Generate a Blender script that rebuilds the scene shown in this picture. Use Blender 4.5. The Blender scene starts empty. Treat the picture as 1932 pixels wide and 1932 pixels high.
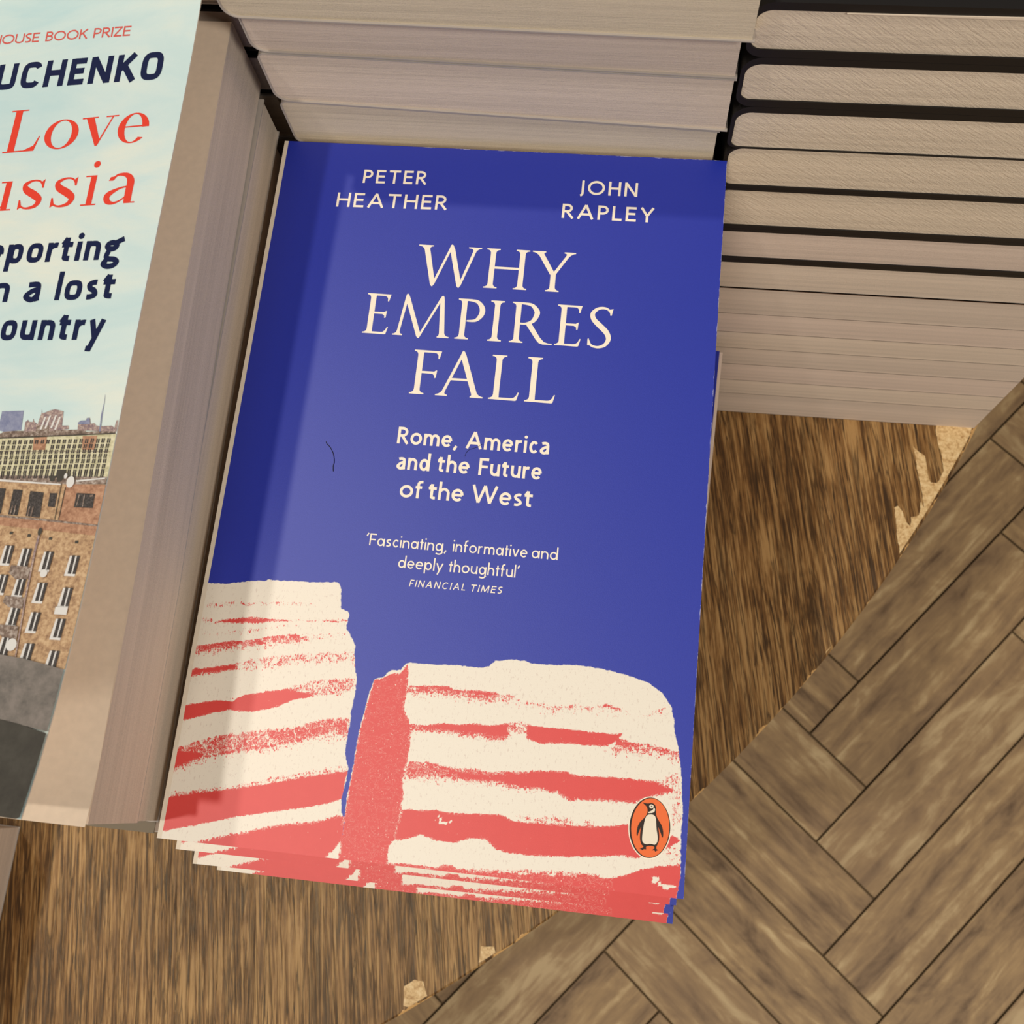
import bpy, bmesh, math, random
import numpy as np
from mathutils import Vector

# ---------------------------------------------------------------- camera, world, lights
sc = bpy.context.scene
COL = sc.collection
cam_d = bpy.data.cameras.new('camera'); cam = bpy.data.objects.new('camera', cam_d); COL.objects.link(cam)
cam.location = (0.04286, -0.08059, 1.21205)
cam.rotation_euler = (0.27235, 0.07777, 0.10470)
cam_d.sensor_width = 36.0; cam_d.lens = 36.0*2000/1932; cam_d.clip_start = 0.01; cam_d.clip_end = 50
cam_d.dof.use_dof = True; cam_d.dof.focus_distance = 0.29; cam_d.dof.aperture_fstop = 42
sc.camera = cam
sc.view_settings.view_transform = 'Standard'; sc.view_settings.look = 'None'
sc.view_settings.gamma = 1.0; sc.view_settings.use_curve_mapping = False
sc.view_settings.exposure = -0.10
w = bpy.data.worlds.new('shop_light'); sc.world = w; w.use_nodes = True
w.node_tree.nodes['Background'].inputs[0].default_value = (1.0, 0.92, 0.84, 1)
w.node_tree.nodes['Background'].inputs[1].default_value = 0.16

COVER_Z = 0.946            # height of the topmost blue cover
def spot(name, sx, sy, power, size=0.075, h=2.0, col=(1.0, 0.945, 0.865)):
    # ceiling spot or added fill light aimed at the table; sx, sy = sideways offset per metre of height
    ld = bpy.data.lights.new(name, 'AREA'); ld.shape = 'DISK'; ld.size = size; ld.energy = power; ld.color = col
    o = bpy.data.objects.new(name, ld); COL.objects.link(o)
    o.location = (sx*h, sy*h, COVER_Z + h)
    o.rotation_euler = (Vector((0, 0, COVER_Z)) - o.location).to_track_quat('-Z', 'Y').to_euler()
spot('spot_or_fill', -0.31, -0.13, 12)
spot('spot_or_fill', -0.41, 0.28, 10)
spot('spot_or_fill', 0.75, -0.65, 36, size=0.45)  # added soft fill from front right, brightens page sides and shaded cream
spot('spot_or_fill', -0.15, -1.15, 20, size=0.45)  # second added fill, from the front, lifts the faces towards the camera

# ---------------------------------------------------------------- helpers
def tag(o, label=None, cat=None, group=None, kind=None):
    if label: o['label'] = label
    if cat: o['category'] = cat
    if group: o['group'] = group
    if kind: o['kind'] = kind
    return o
def lin(r, g, b):
    f = lambda c: ((c/255)/12.92 if c/255 <= 0.04045 else ((c/255+0.055)/1.055)**2.4)
    return (f(r), f(g), f(b), 1)
class MB:
    """collects faces (metres) with a material index, links them as one mesh"""
    def __init__(s): s.v = []; s.f = []; s.m = []
    def face(s, pts, mi=0):
        n = len(s.v); s.v += [tuple(p) for p in pts]; s.f.append(tuple(range(n, n+len(pts)))); s.m.append(mi)
    def strip(s, A, B, mi=0, close=False):
        n = len(s.v); k = len(A); s.v += [tuple(p) for p in A]+[tuple(p) for p in B]
        for i in range(k if close else k-1):
            j = (i+1) % k; s.f.append((n+i, n+j, n+k+j, n+k+i)); s.m.append(mi)
    def build(s, name, mats, parent=None, smooth=False, maxlen=None, zfun=None):
        me = bpy.data.meshes.new(name); me.from_pydata(s.v, [], s.f)
        for m in mats: me.materials.append(m)
        me.polygons.foreach_set('material_index', s.m)
        if maxlen:
            bm = bmesh.new(); bm.from_mesh(me)
            bmesh.ops.triangulate(bm, faces=bm.faces[:])
            for _ in range(7):
                e = [e for e in bm.edges if e.calc_length() > maxlen]
                if not e: break
                bmesh.ops.subdivide_edges(bm, edges=e, cuts=1); bmesh.ops.triangulate(bm, faces=bm.faces[:])
            bm.to_mesh(me); bm.free()
        if zfun:
            for v in me.vertices: v.co.z += zfun(v.co.x, v.co.y)
        if smooth: me.polygons.foreach_set('use_smooth', [True]*len(me.polygons))
        me.update()
        o = bpy.data.objects.new(name, me); COL.objects.link(o); o.parent = parent
        return o
def empty(name, loc=(0, 0, 0), rz=0.0):
    o = bpy.data.objects.new(name, None); COL.objects.link(o); o.location = loc; o.rotation_euler[2] = rz
    o.empty_display_size = 0.02
    return o
def copy_tree(o, parent=None):
    c = o.copy(); COL.objects.link(c); c.parent = parent
    for ch in [x for x in bpy.data.objects if x.parent == o]: copy_tree(ch, c)
    return c

# ---------------------------------------------------------------- materials
class N:
    def __init__(s, name, rough=0.6, spec=0.5):
        s.m = bpy.data.materials.new(name); s.m.use_nodes = True; s.t = s.m.node_tree
        s.b = s.t.nodes['Principled BSDF']; s.b.inputs['Roughness'].default_value = rough
        s.b.inputs['Specular IOR Level'].default_value = spec
    def n(s, t, **kw):
        x = s.t.nodes.new(t)
        for k, v in kw.items(): setattr(x, k, v)
        return x
    def l(s, a, b): s.t.links.new(a, b)
    def coord(s, scale=(1, 1, 1), rot=(0, 0, 0), src='Object'):
        tc = s.n('ShaderNodeTexCoord'); mp = s.n('ShaderNodeMapping'); s.l(tc.outputs[src], mp.inputs['Vector'])
        mp.inputs['Scale'].default_value = scale; mp.inputs['Rotation'].default_value = rot
        return mp.outputs['Vector']
    def noise(s, vec, scale=1.0, detail=4, rough=0.55, dist=0.0):
        x = s.n('ShaderNodeTexNoise'); s.l(vec, x.inputs['Vector'])
        x.inputs['Scale'].default_value = scale; x.inputs['Detail'].default_value = detail
        x.inputs['Roughness'].default_value = rough; x.inputs['Distortion'].default_value = dist
        return x.outputs['Fac']
    def ramp(s, fac, stops):
        x = s.n('ShaderNodeValToRGB'); s.l(fac, x.inputs['Fac']); e = x.color_ramp.elements
        while len(e) < len(stops): e.new(0.5)
        for i, (p, c) in enumerate(stops): e[i].position = p; e[i].color = c if len(c) == 4 else (*c, 1)
        return x.outputs['Color']
    def math(s, op, a, b=None, c=None, clamp=False):
        x = s.n('ShaderNodeMath', operation=op); x.use_clamp = clamp
        for i, v in enumerate((a, b, c)):
            if v is None: continue
            if isinstance(v, (int, float)): x.inputs[i].default_value = v
            else: s.l(v, x.inputs[i])
        return x.outputs[0]
    def mix(s, fac, a, b, mode='MIX'):
        x = s.n('ShaderNodeMix', data_type='RGBA', blend_type=mode)
        for i, v in ((0, fac), (6, a), (7, b)):
            if isinstance(v, (int, float)): x.inputs[i].default_value = v
            elif isinstance(v, tuple): x.inputs[i].default_value = v
            else: s.l(v, x.inputs[i])
        return x.outputs[2]
    def attr(s, name):
        x = s.n('ShaderNodeAttribute'); x.attribute_name = name; return x.outputs['Fac']
    def color(s, c):
        if isinstance(c, tuple): s.b.inputs['Base Color'].default_value = c
        else: s.l(c, s.b.inputs['Base Color'])
        return s
    def bump(s, h, strength=0.3, dist=0.001):
        x = s.n('ShaderNodeBump'); x.inputs['Strength'].default_value = strength; x.inputs['Distance'].default_value = dist
        s.l(h, x.inputs['Height']); s.l(x.outputs[0], s.b.inputs['Normal']); return s
def plain(name, rgb, rough=0.6, spec=0.5, var=0.0, scale=200):
    n = N(name, rough, spec); c = lin(*rgb)
    if var:
        f = n.noise(n.coord(), scale, 5)
        n.color(n.ramp(f, [(0.3, tuple(x*(1-var) for x in c[:3])), (0.7, tuple(min(1, x*(1+var)) for x in c[:3]))]))
    else: n.color(c)
    return n.m
def paper(name, rgb, rough_cut=0.0):
    """cut page edges: very fine lines along the pages, broad tone bands, grain of the trim"""
    n = N(name, 0.85, 0.15); c = lin(*rgb)[:3]
    fine = n.noise(n.coord((25, 25, 9000)), 1, 3, 0.6)
    band = n.noise(n.coord((6, 6, 420)), 1, 3, 0.5)
    gr = n.noise(n.coord(), 2600, 3, 0.6)
    f = n.math('ADD', n.math('MULTIPLY', fine, 0.35), n.math('MULTIPLY', band, 0.45)); f = n.math('ADD', f, n.math('MULTIPLY', gr, 0.25))
    n.color(n.ramp(f, [(0.36, tuple(x*0.80 for x in c)), (0.52, c), (0.68, tuple(min(1, x*1.14) for x in c))]))
    h = n.math('ADD', n.math('MULTIPLY', fine, 0.6), n.math('MULTIPLY', gr, 0.5))
    if rough_cut:
        r_ = n.coord((1, 1, 1), (0, -0.65, 0)); m_ = n.n('ShaderNodeMapping'); n.l(r_, m_.inputs['Vector']); m_.inputs['Scale'].default_value = (180, 180, 1500)
        sc1 = n.noise(m_.outputs[0], 1, 3, 0.6, 0.4)
        h = n.math('ADD', h, n.math('MULTIPLY', sc1, rough_cut))
    n.bump(h, 0.55, 0.00035)
    return n.m
M_PAGES = paper('cut_pages_beige', (222, 204, 184))
M_PAGES2 = paper('cut_pages_taupe', (216, 198, 180))
M_PAGES3 = paper('cut_pages_ochre', (220, 204, 178))
M_PAGESR = paper('cut_pages_rough', (226, 208, 184), 1.6)
M_PAGESP = paper('cut_pages_pinkish', (221, 201, 184))
M_LEAF = plain('first_page', (236, 216, 192), 0.8, 0.2, 0.04, 500)
M_BLACK = plain('black_cover', (22, 19, 18), 0.5, 0.4)
M_DARKG = plain('charcoal_cover', (52, 50, 44), 0.6, 0.3, 0.15, 60)
M_GREYC = plain('pale_grey_cover', (178, 168, 158), 0.55, 0.4)
M_BROWNC = plain('brown_cover', (110, 78, 60), 0.6, 0.3)
M_OLIVE = plain('olive_grey_cover', (124, 112, 94), 0.6, 0.3)
M_CREAM = plain('cream_ink', (255, 240, 217), 0.5, 0.4, 0.03, 500)
M_ROCKC = plain('cream_spine', (232, 218, 196), 0.5, 0.4, 0.04, 500)
M_NAVY = plain('navy_ink', (10, 24, 66), 0.6, 0.25)
M_REDI = plain('vermilion_ink', (232, 62, 40), 0.5, 0.4)
M_REDT = plain('brick_red_ink', (214, 92, 82), 0.5, 0.4)
M_ORANGE = plain('orange_ink', (240, 112, 52), 0.45, 0.4)
M_INKBLK = plain('black_ink', (44, 24, 14), 0.45, 0.4)
M_INKWHT = plain('white_ink', (240, 226, 202), 0.45, 0.4)
M_HAIR = plain('dark_hair', (14, 12, 22), 0.5, 0.4)

# blue cover with the printed broken wall of red and cream layers
n = N('blue_cover_print', 0.47, 0.8)
rock, red, edge = n.attr('rock'), n.attr('red'), n.attr('edge')
v1 = n.noise(n.coord(), 2300, 4, 0.7)
v2 = n.noise(n.coord((1, 0.28, 1)), 2600, 4, 0.7)
v3 = n.noise(n.coord(), 620, 3, 0.6, 1.4)
nz = n.math('ADD', n.math('MULTIPLY', v1, 0.30), n.math('MULTIPLY', v2, 0.35)); nz = n.math('ADD', nz, n.math('MULTIPLY', v3, 0.35))
nz = n.math('ADD', n.math('MULTIPLY', n.math('SUBTRACT', nz, 0.5), 3.8), 0.5)
ridge = n.math('SUBTRACT', 1.0, n.math('MULTIPLY', n.math('ABSOLUTE', n.math('SUBTRACT', n.noise(n.coord((1, 1.25, 1)), 480, 4, 0.7, 1.2), 0.5)), 26.0), clamp=True)
nz = n.math('MAXIMUM', nz, n.math('MULTIPLY', ridge, 0.94))
isred = n.math('MULTIPLY', n.math('SUBTRACT', red, nz), 14.0, clamp=True)
rg = n.math('ADD', rock, n.math('MULTIPLY', n.math('SUBTRACT', n.noise(n.coord(), 900, 4, 0.6), 0.5), 0.9))
isrock = n.math('MULTIPLY_ADD', rg, 6.0, 0.5, clamp=True)
fleck = n.math('MULTIPLY', n.math('GREATER_THAN', n.noise(n.coord((1, 0.4, 1)), 1700, 5, 0.75), 0.60), 0.40)
cream = n.mix(fleck, lin(240, 230, 212), lin(196, 170, 154))
redc = n.mix(n.math('MULTIPLY', n.noise(n.coord(), 300, 3), 0.5), lin(226, 68, 62), lin(212, 56, 52))
rk = n.mix(isred, cream, redc)
bl = n.mix(n.math('MULTIPLY', n.noise(n.coord(), 1400, 4), 0.5), lin(14, 38, 158), lin(24, 50, 178))
base = n.mix(isrock, bl, rk)
wear = n.math('GREATER_THAN', n.math('SUBTRACT', n.math('MULTIPLY', n.noise(n.coord((1, 0.5, 1)), 420, 5, 0.7), 1.3), edge), 0.62)
base = n.mix(n.math('MULTIPLY', wear, 0.55), base, lin(206, 204, 224))
n.color(base); n.bump(n.noise(n.coord(), 3500, 2), 0.10, 0.0002); M_BLUE = n.m
M_BLUEP = plain('blue_cover_plain', (22, 40, 154), 0.46, 0.5)

# pale printed sky of the left-hand cover
n = N('printed_sky', 0.5, 0.45)
c1 = n.noise(n.coord((14, 42, 14)), 1, 5, 0.6, 0.6); c2 = n.noise(n.coord(), 3000, 3)
sky = n.ramp(c1, [(0.30, lin(190, 220, 222)), (0.5, lin(212, 230, 226)), (0.68, lin(232, 236, 222))])
n.color(n.mix(n.math('MULTIPLY', n.math('SUBTRACT', c2, 0.3), 0.16, clamp=True), sky, lin(160, 196, 200))); M_SKY = n.m
def mottled(name, a, b, c, scale=700):
    n = N(name, 0.5, 0.4); f = n.noise(n.coord(), scale, 5, 0.7)
    n.color(n.ramp(f, [(0.34, lin(*a)), (0.5, lin(*b)), (0.64, lin(*c))])); return n.m
M_BRICKP = mottled('printed_brick', (146, 112, 84), (190, 154, 116), (212, 180, 140), 900)
M_BRICKR = mottled('printed_brick_band', (150, 106, 80), (180, 134, 104), (200, 156, 124), 900)
M_YELLP = mottled('printed_pale_facade', (186, 178, 140), (216, 208, 170), (228, 220, 188), 900)
M_ROOFP = mottled('printed_roof', (96, 80, 70), (140, 120, 106), (186, 172, 160), 1200)
M_ROADP = mottled('printed_asphalt', (104, 98, 92), (124, 116, 108), (138, 128, 120), 260)
M_DARKP = mottled('printed_dark_grey', (62, 58, 52), (70, 66, 58), (76, 72, 64), 200)
M_GLASSP = mottled('printed_window', (44, 42, 40), (66, 60, 56), (96, 88, 84), 2500)
M_WHITEP = plain('printed_white', (226, 222, 216), 0.5, 0.4)
M_TOWERP = mottled('printed_tower', (120, 126, 156), (138, 142, 168), (150, 154, 176), 700)
M_MAUVEP = mottled('printed_blocks', (120, 100, 110), (160, 136, 130), (206, 186, 170), 1500)

# ---------------------------------------------------------------- floor (herringbone of wood-look planks)
n = N('floor_planks', 0.55, 0.35)
pv = n.n('ShaderNodeAttribute'); pv.attribute_name = 'plank_uv'
mp = n.n('ShaderNodeMapping'); n.l(pv.outputs['Vector'], mp.inputs['Vector']); mp.inputs['Scale'].default_value = (5, 60, 1)
rnd = n.attr('tone')
gr = n.noise(mp.outputs[0], 1.0, 6, 0.62, 0.8)
mp2 = n.n('ShaderNodeMapping'); n.l(pv.outputs['Vector'], mp2.inputs['Vector']); mp2.inputs['Scale'].default_value = (18, 40, 1)
bl2 = n.noise(mp2.outputs[0], 1.0, 6, 0.65, 0.5)
f = n.math('ADD', n.math('MULTIPLY', gr, 0.5), n.math('MULTIPLY', bl2, 0.5))
f = n.math('ADD', f, n.math('MULTIPLY', n.math('SUBTRACT', rnd, 0.5), 0.10))
c = n.ramp(f, [(0.33, lin(98, 74, 50)), (0.44, lin(158, 128, 92)), (0.54, lin(190, 156, 110)), (0.64, lin(236, 206, 154))])
n.color(n.mix(n.math('MULTIPLY', rnd, 0.35), c, lin(140, 112, 88))); n.bump(f, 0.25, 0.002); M_FLOOR = n.m
M_GROUT = plain('floor_joint', (112, 90, 62), 0.8, 0.2)
TH = math.radians(50.2); FU = (math.cos(TH), math.sin(TH)); FV = (math.sin(TH), -math.cos(TH)); FM = 0.0805
FO = (0.3399, -0.1426)
def fpt(u, v): return (FO[0]+FM*(u*FU[0]+v*FV[0]), FO[1]+FM*(u*FU[1]+v*FV[1]))
fl = MB(); fl.face([(-3, -3, -0.004), (3, -3, -0.004), (3, 3, -0.004), (-3, 3, -0.004)], 1)
uvs = [(0, 0)]*4; tones = [0.5]
random.seed(4); g = 0.015
def plank(u0, u1, v0, v1, alongu):
    P = [fpt(u0+g, v0+g), fpt(u1-g, v0+g), fpt(u1-g, v1-g), fpt(u0+g, v1-g)]
    if min(abs(P[0][0]), 9) > 2.6 or abs(P[0][1]) > 2.6: return
    fl.face([(x, y, 0) for x, y in P]); r = random.random()*50; t = random.random(); L = (u1-u0)*FM; Wd = (v1-v0)*FM
    q = [(0, 0), (L, 0), (L, Wd), (0, Wd)]
    if not alongu: q = [(b, a) for a, b in q]
    uvs.extend([(a+r, b+r*0.37) for a, b in q]); tones.append(t)
for j in range(-44, 44):
    for k in range(-8, 9):
        s0 = -j-1+8*k
        plank(s0, s0+4, j, j+1, True)
        s1 = -j-5+8*k
        plank(j, j+1, s1, s1+4, False)
floor = fl.build('floor', [M_FLOOR, M_GROUT]); tag(floor, kind='structure')
a = floor.data.attributes.new('plank_uv', 'FLOAT_VECTOR', 'POINT')
a.data.foreach_set('vector', [c for p in uvs for c in (p[0], p[1], 0.0)])
a = floor.data.attributes.new('tone', 'FLOAT', 'FACE'); a.data.foreach_set('value', tones)

mb_ = MB()
A_ = [(-3, 2.9, 0), (3, 2.9, 0), (3, 3.0, 0), (-3, 3.0, 0)]; B_ = [(x_, y_, 3.0) for x_, y_, _z in A_]
mb_.face(A_[::-1]); mb_.face(B_); mb_.strip(A_, B_, 0, True)
tag(mb_.build('wall_back', [plain('wall_paint', (210, 200, 184), 0.8, 0.2)]), kind='structure')

# ---------------------------------------------------------------- round table
TC = (-0.3999, 0.3731); TR = 0.6567; TZ = 0.750
n = N('worn_oak_veneer', 0.42, 0.8)
rot = (0, 0, math.radians(-10))
tc = n.n('ShaderNodeTexCoord')
def grain(sx, sy):
    r_ = n.n('ShaderNodeMapping'); n.l(tc.outputs['Object'], r_.inputs['Vector']); r_.inputs['Rotation'].default_value = rot
    m_ = n.n('ShaderNodeMapping'); n.l(r_.outputs[0], m_.inputs['Vector']); m_.inputs['Scale'].default_value = (sx, sy, 1)
    return m_.outputs[0]
vec = tc.outputs['Object']
g1 = n.noise(grain(430, 15), 1, 5, 0.65, 1.0)
g2 = n.noise(grain(1000, 50), 1, 4, 0.6, 0.6)
g3 = n.noise(vec, 26, 4, 0.6, 0.5)
f = n.math('ADD', n.math('MULTIPLY', g1, 0.40), n.math('MULTIPLY', g2, 0.40)); f = n.math('ADD', f, n.math('MULTIPLY', g3, 0.20))
wood = n.ramp(f, [(0.41, lin(58, 34, 14)), (0.455, lin(98, 64, 29)), (0.50, lin(134, 96, 52)), (0.56, lin(170, 132, 82))])
cr = n.noise(grain(230, 11), 1, 4, 0.6, 0.9)
crack = n.math('SUBTRACT', 1.0, n.math('MULTIPLY', n.math('ABSOLUTE', n.math('SUBTRACT', cr, 0.5)), 26.0), clamp=True)
pore = n.math('MULTIPLY', n.math('SUBTRACT', n.noise(grain(900, 30), 1, 4, 0.6, 0.6), 0.575), 16.0, clamp=True)
dk = n.math('MAXIMUM', n.math('MULTIPLY', crack, 0.85), pore)
wood = n.mix(dk, wood, lin(44, 23, 7))
f = n.math('SUBTRACT', f, n.math('MULTIPLY', dk, 0.16))
vm0 = n.n('ShaderNodeVectorMath', operation='MULTIPLY'); n.l(tc.outputs['Object'], vm0.inputs[0]); vm0.inputs[1].default_value = (1, 1, 0)
vm = n.n('ShaderNodeVectorMath', operation='LENGTH'); n.l(vm0.outputs[0], vm.inputs[0])
rim = n.math('GREATER_THAN', n.math('ADD', vm.outputs['Value'], n.math('MULTIPLY', n.noise(vec, 60, 4, 0.7), 0.012)), TR+0.0063)
n.color(n.mix(rim, wood, lin(206, 160, 100))); n.bump(f, 0.5, 0.0006); n.b.inputs['Specular Tint'].default_value = (1.0, 0.84, 0.60, 1); M_WOOD = n.m
M_RAW = mottled('bare_chipboard', (178, 136, 84), (222, 188, 134), (236, 208, 158), 500)
table = empty('round_table', (TC[0], TC[1], 0))
tag(table, 'round brown oak display table with a chipped edge standing on the plank floor', 'table')
mb = MB(); K = 240
ring = lambda r, z: [(r*math.cos(2*math.pi*i/K), r*math.sin(2*math.pi*i/K), z) for i in range(K)]
rs = [(TR-0.0008, TZ), (TR, TZ-0.0008), (TR, TZ-0.028), (TR-0.001, TZ-0.030)]
mb.face(ring(*rs[0]))
for q in range(3): mb.strip(ring(*rs[q+1]), ring(*rs[q]), 0, True)
mb.face(list(reversed(ring(*rs[3]))))
mb.build('tabletop', [M_WOOD], table)
mb = MB()
for (r0, z0), (r1, z1) in (((0.05, 0.03), (0.05, TZ-0.03)), ((0.30, 0.0), (0.30, 0.03)), ((0.30, 0.03), (0.05, 0.032))):
    mb.strip(ring(r0, z0), ring(r1, z1), 0, True)
mb.build('pedestal', [M_WOOD], table, True)
def patch(pts, nm='bare_patch'):
    mb = MB(); rr = random.Random(3)
    P = [Vector((x*0.001-TC[0], y*0.001-TC[1])) for x, y in pts]; Q = []
    for i, p in enumerate(P):
        q = P[(i+1) % len(P)]; k = max(1, int((q-p).length/0.0016))
        for j in range(k):
            t = p.lerp(q, j/k); t += Vector((rr.uniform(-1, 1), rr.uniform(-1, 1)))*0.00025
            L = t.length
            if L > TR-0.0012: t *= (TR-0.0012)/L
            Q.append(t)
    mb.face([(p.x, p.y, TZ+0.00006) for p in Q]); mb.build(nm, [M_RAW], table)['label'] = 'pale bare patch where the veneer broke off'
patch([(179.58, 101.58), (196.10, 102.83), (194.14, 95.36), (190.35, 86.00), (186.61, 78.50), (182.89, 71.06), (177.96, 61.80), (174.30, 53.59), (169.85, 45.81), (166.24, 38.14), (165.44, 37.21), (163.74, 44.85), (162.84, 53.50), (162.19, 60.49), (163.58, 61.49), (165.66, 59.01), (167.35, 53.88), (168.99, 52.70), (169.38, 56.68), (172.65, 57.84), (173.44, 64.96), (174.69, 61.53), (173.84, 68.54), (171.73, 79.11), (170.01, 89.85), (172.52, 87.31), (175.02, 85.70), (175.87, 79.44), (177.54, 73.30), (180.42, 73.09), (182.07, 76.35), (183.31, 79.14), (182.08, 87.16), (180.42, 93.39)])
patch([(133.22, -11.96), (134.66, -5.64), (137.02, -3.76), (141.00, -2.15), (138.32, -7.36)])
patch([(148.38, 11.04), (149.54, 13.67), (153.95, 15.75), (151.61, 10.92)])
patch([(-28.60, -165.55), (-29.30, -158.21), (-25.60, -155.28), (-21.91, -155.68), (-20.00, -160.01), (-18.85, -161.93), (-25.47, -166.66)])
patch([(0.01, -146.07), (0.20, -139.78), (5.11, -139.22), (6.77, -141.96), (3.08, -145.30)])

# ---------------------------------------------------------------- generic paperbacks
def prof(x0, x1, zb, zt, rb, rt, n=6, right=0.0):
    """outline in x,z: round back corners at x0; zb, zt are (left, right) heights"""
    P = []
    for i in range(n+1):
        a = math.pi/2*i/n; P.append((x0+rb*(1-math.sin(a)), zb[0]+rb*(1-math.cos(a))))
    P = P[::-1]
    T = []
    for i in range(n+1):
        a = math.pi/2*i/n; T.append((x0+rt*(1-math.cos(a)), zt[0]-rt*(1-math.sin(a))))
    return T, P
def book(label, cat, group, x0, x1, y0, y1, zb, zt, pages, cover, ct=0.0004, rb=0.003, rt=0.005, spine='left', skew=0.0, name='paperback', rz=0.0, inset=0.0006):
    """lying book: page block and a wrap-round cover (top board, spine, bottom board).
    zb, zt = heights of the underside and top at its left and right ends"""
    if isinstance(zb, float): zb = (zb, zb)
    if isinstance(zt, float): zt = (zt, zt)
    cx, cy = (x0+x1)/2, (y0+y1)/2
    root = empty(name, (cx, cy, min(zb)), rz); tag(root, label, cat, group)
    z_ref = min(zb); ux0, ux1, uy0, uy1 = x0-cx, x1-cx, y0-cy, y1-cy
    sg = 1 if spine == 'left' else -1
    def loop(o, xin=0.0):
        # closed outline inset by o
        r1, r2 = max(rb-o, 0.0002), max(rt-o, 0.0002)
        T, B = prof(ux0+o, ux1, (zb[0]-z_ref+o,)*2, (zt[0]-z_ref-o,)*2, r1, r2)
        xr = ux1-xin; L = [(xr, zb[1]-z_ref+o)]
        tb = (zb[1]-zb[0])/(x1-x0); tt = (zt[1]-zt[0])/(x1-x0)
        for x, z in B[::-1]: L.append((x, z))
        for x, z in T: L.append((x, z))
        L[1:] = [(x, z+((tb if i < len(B) else tt)*(x-ux0) if abs(tb)+abs(tt) > 0 else 0)) for i, (x, z) in enumerate(L[1:])]
        L.append((xr, zt[1]-z_ref-o)); return L
    def P3(L, y): return [((x if sg > 0 else -x), y, z) for x, z in L]
    inn, out = loop(ct, inset), loop(0.0)
    mb = MB(); A, B = P3(inn, uy0+inset), P3(inn, uy1-inset)
    mb.face(A); mb.face(B[::-1]); mb.strip(A, B, 0, True); mb.build('page_block', [pages], root)
    mb = MB(); inn2 = loop(ct*0.98)
    mb.strip(P3(out, uy0), P3(out, uy1)); mb.strip(P3(inn2, uy0), P3(inn2, uy1))
    mb.strip(P3(out, uy0), P3(inn2, uy0)); mb.strip(P3(out, uy1), P3(inn2, uy1))
    for i in (0, -1): mb.face([P3(out, uy0)[i], P3(out, uy1)[i], P3(inn2, uy1)[i], P3(inn2, uy0)[i]])
    mb.build('cover', [cover], root)
    return root
CZ = 1.21205                                            # eye height; heights below are CZ minus depth
def dz(d): return CZ-d

# stack behind the blue books
back = [
 ((0.1963, 0.1963), (0.2132, 0.2157), 0.0972, -0.0640, 0.0652, M_PAGES3, 'book hanging forward over the stack behind the blue cover, pale layered page edges'),
 ((0.2137, 0.2160), (0.2292, 0.2328), 0.1003, -0.0625, 0.0631, M_PAGES2, 'book second down in view behind the blue cover, shaded under the overhanging one'),
 ((0.2296, 0.2332), (0.2493, 0.2546), 0.1003, -0.0622, 0.0631, M_PAGES, 'thick book third down behind the blue cover, its page edges plain beige'),
 ((0.2497, 0.2552), (0.2700, 0.2750), 0.1006, -0.0620, 0.0612, M_PAGES3, 'book whose ochre page edges touch the top of the blue cover'),
]
for t, b, y0, x0, x1, pg, lb in back:
    book(lb, 'book', 'book stack behind the blue cover', x0, x1, y0, y0+0.198, (dz(b[0]), dz(b[1])), (dz(t[0]), dz(t[1])), pg, M_GREYC, 0.00035, 0.004, 0.0025)
zz = 0.2754
first = None
for i in range(9):
    t = 0.0205
    book('beige paperback hidden low in the stack behind the blue books', 'book', 'hidden books low behind the blue stack', -0.062, 0.0615, 0.1010, 0.299, dz(zz+t) if i < 8 else TZ, dz(zz+0.0003) if i else dz(0.2752+0.0003), M_PAGES, M_GREYC, 0.0004, 0.004, 0.0025)
    zz += t

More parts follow.
